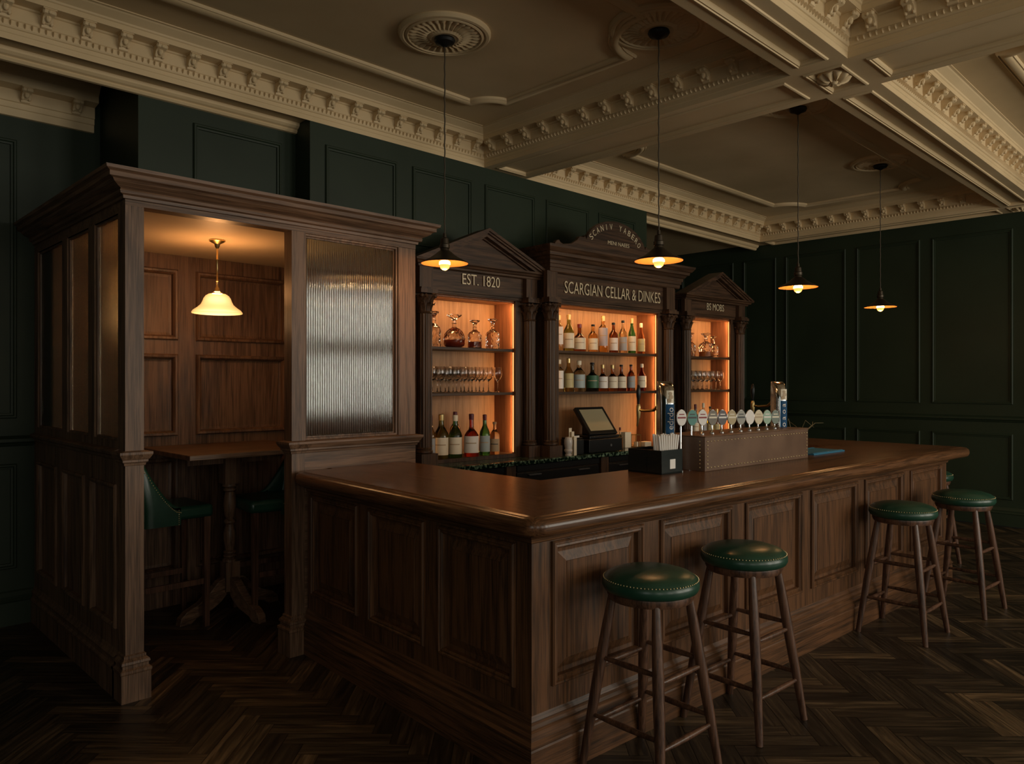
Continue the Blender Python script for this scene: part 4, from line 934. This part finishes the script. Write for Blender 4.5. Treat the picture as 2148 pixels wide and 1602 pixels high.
# straw caddy
cd_ = thing('straw_caddy', 'black box with white square sticker on the bar, holding straws', 'caddy', bw(1.363, .392, TT), BR)
b = MB(); cw, cdp, ch_ = .195, .24, .135
b.box(0, cw, 0, .006, 0, ch_); b.box(0, cw, cdp-.006, cdp, 0, ch_); b.box(0, .006, .006, cdp-.006, 0, ch_); b.box(cw-.006, cw, .006, cdp-.006, 0, ch_); b.box(0, cw, 0, cdp, 0, .01); b.box(0, cw, .10, .106, .01, ch_); b.build('box', 'blackbox', cd_, bevel=.001)
b = MB(); b.box(.075, .125, -.002, 0, .028, .082); b.build('sticker', 'white', cd_)
k = 0
for i in range(9):
    for j in range(2):
        u = (i-4)/4; b = MB(); bx_, by_ = .10+u*.055, .03+j*.04
        b.tube([(bx_, by_, .012), (bx_+u*.035, by_-.004, .215+.01*((i*7+j*3) % 4)/3)], .0065, 8); o = b.build('paper_straw', 'white', smooth=40, loc=bw(1.363, .392, TT), rot=BR)
        tag(o, 'white paper straw standing in the black box', 'straw', 'white straws in the black box')
# blue mat, twig pot
b = MB(); b.box(-.24, .24, -.13, .13, 0, .010); b.box(-.23, .23, -.12, -.10, .010, .014); b.box(-.23, .23, .10, .12, .010, .014); tag(b.build('bar_mat', 'bluemat', bevel=.003, loc=bw(3.33, .50, TT), rot=BR), 'blue rubber bar mat lying on the bar past the studded box', 'mat')
t = thing('twig_pot', 'small dark pot with dry curling twigs behind the right end of the studded box', 'plant', bw(3.06, .50, TT))
b = MB(); b.lathe([(.03, 0), (.042, .05), (.045, .10), (.04, .10), (.036, .02), (0, .02)], seg=16); b.build('pot', 'black', t, smooth=40)
for k in range(9):
    a = k*2.4; r_ = .10+.03*(k % 3); b = MB(); b.tube([(0, 0, .06), (r_*.4*math.cos(a), r_*.4*math.sin(a), .15), (r_*.9*math.cos(a), r_*.9*math.sin(a), .19+.02*(k % 4)), (r_*1.2*math.cos(a+.3), r_*1.2*math.sin(a+.3), .17+.03*(k % 3))], [.003, .0028, .0022, .001], 6); b.build('twig', 'twig', t, smooth=60)
# ================================================================ THINGS ON THE BACK COUNTER
t = thing('cash_register', 'black till with tilted touch screen on the green marble counter', 'cash register', bw(3.06, 2.36, .965), BR)
b = MB(); b.box(-.19, .26, -.04, .26, .005, .125); b.build('cash_drawer', 'black', t, bevel=.006)
b = MB(); b.lathe([(.012, 0), (.012, .004)], (0, 0, 0), 12)
for i in range(len(b.v)): x, y, z = b.v[i]; b.v[i] = (x+.10, -.041-z, y+.062)
b.build('drawer_lock', 'steel', t)
b = MB(); b.box(-.16, .24, -.02, .22, .128, .155); b.box(-.05, .10, .08, .18, .155, .26); b.build('stand', 'black', t, bevel=.006)
sl = math.radians(38)
def PS(u, v, h): return (u+.02, -.03+v*math.sin(sl)*1.0-h*math.cos(sl), .17+v*math.cos(sl)+h*math.sin(sl))
b = MB(); b.extr([(-.19, 0), (.19, 0), (.19, .30), (-.19, .30)], PS, -.035, 0); sc1 = b.build('screen_frame', 'black', t, bevel=.006)
b = MB(); b.extr([(-.155, .035), (.155, .035), (.155, .27), (-.155, .27)], PS, 0, .002); b.build('screen', 'screen', sc1, label='switched-off screen with an olive reflection painted in')
t = thing('receipt_printer', 'small black receipt printer left of the till', 'printer', bw(2.735, 2.36, .965), BR)
b = MB(); b.box(-.06, .07, -.04, .12, 0, .135); b.box(-.055, .065, -.03, .12, .135, .15); b.build('case', 'black', t, bevel=.008)
b = MB(); b.box(-.03, .04, -.01, -.008, .13, .165); b.build('receipt', 'white', t)
o = MB().lathe([(.026, 0), (.03, .006), (.022, .02), (.026, .03), (.036, .042), (.036, .052), (.028, .062), (.036, .10), (.036, .135), (.026, .16), (0, .165)], seg=24).build('white_vase', 'ceramic', smooth=50, loc=bw(2.60, 2.315, .965), rot=BR); tag(o, 'white ceramic vase shape at the foot of the middle cabinet column', 'ornament')
for k, (dx, h_) in enumerate(((0, .235), (.022, .205), (.042, .165))):
    b = MB(); b.box(-.02, .02, -.001, .001, 0, h_); tag(b.build('menu_card', 'cream', loc=bw(2.655+dx*.5, 2.345-.02*k, .966), rot=BR+.15), ('tallest pale upright menu card leaning by the column', 'middle pale menu card beside the column', 'shortest pale menu card, in front of the others by the column')[k], 'card', 'menu cards by the column')
bottle(3.50, 2.50, .966, .20, .028, 'squat', 'pale', 'red', None, 'small clear bottle with red cap right of the till', group='small things right of the till')
b = MB(); b.box(-.045, .045, -.03, .03, 0, .15); tag(b.build('cream_box', 'cream', bevel=.003, loc=bw(3.61, 2.52, .966), rot=BR), 'cream upright box right of the till', 'box')
t = thing('tea_light_lantern', 'small clear glass lantern with cream candle right of the cream box', 'lantern', bw(3.74, 2.50, .966), BR)
b = MB()
for sx in (-1, 1):
    for sy in (-1, 1): b.box(sx*.035-.003, sx*.035+.003, sy*.03-.003, sy*.03+.003, 0, .12)
for z in (0, .116): b.box(-.038, .038, -.033, -.027, z, z+.006); b.box(-.038, .038, .027, .033, z, z+.006); b.box(-.038, -.032, -.03, .03, z, z+.006); b.box(.032, .038, -.03, .03, z, z+.006)
b.build('frame', 'brass', t); MB().lathe([(.02, .0), (.02, .05), (0, .05)], seg=14).build('candle', 'cream', t)
b = MB(); b.box(-.05, .05, -.04, .04, 0, .045); tag(b.build('napkin_stack', 'cream', bevel=.003, loc=bw(3.88, 2.50, .966), rot=BR), 'low stack of cream napkins at the right of the middle cabinet', 'napkins')
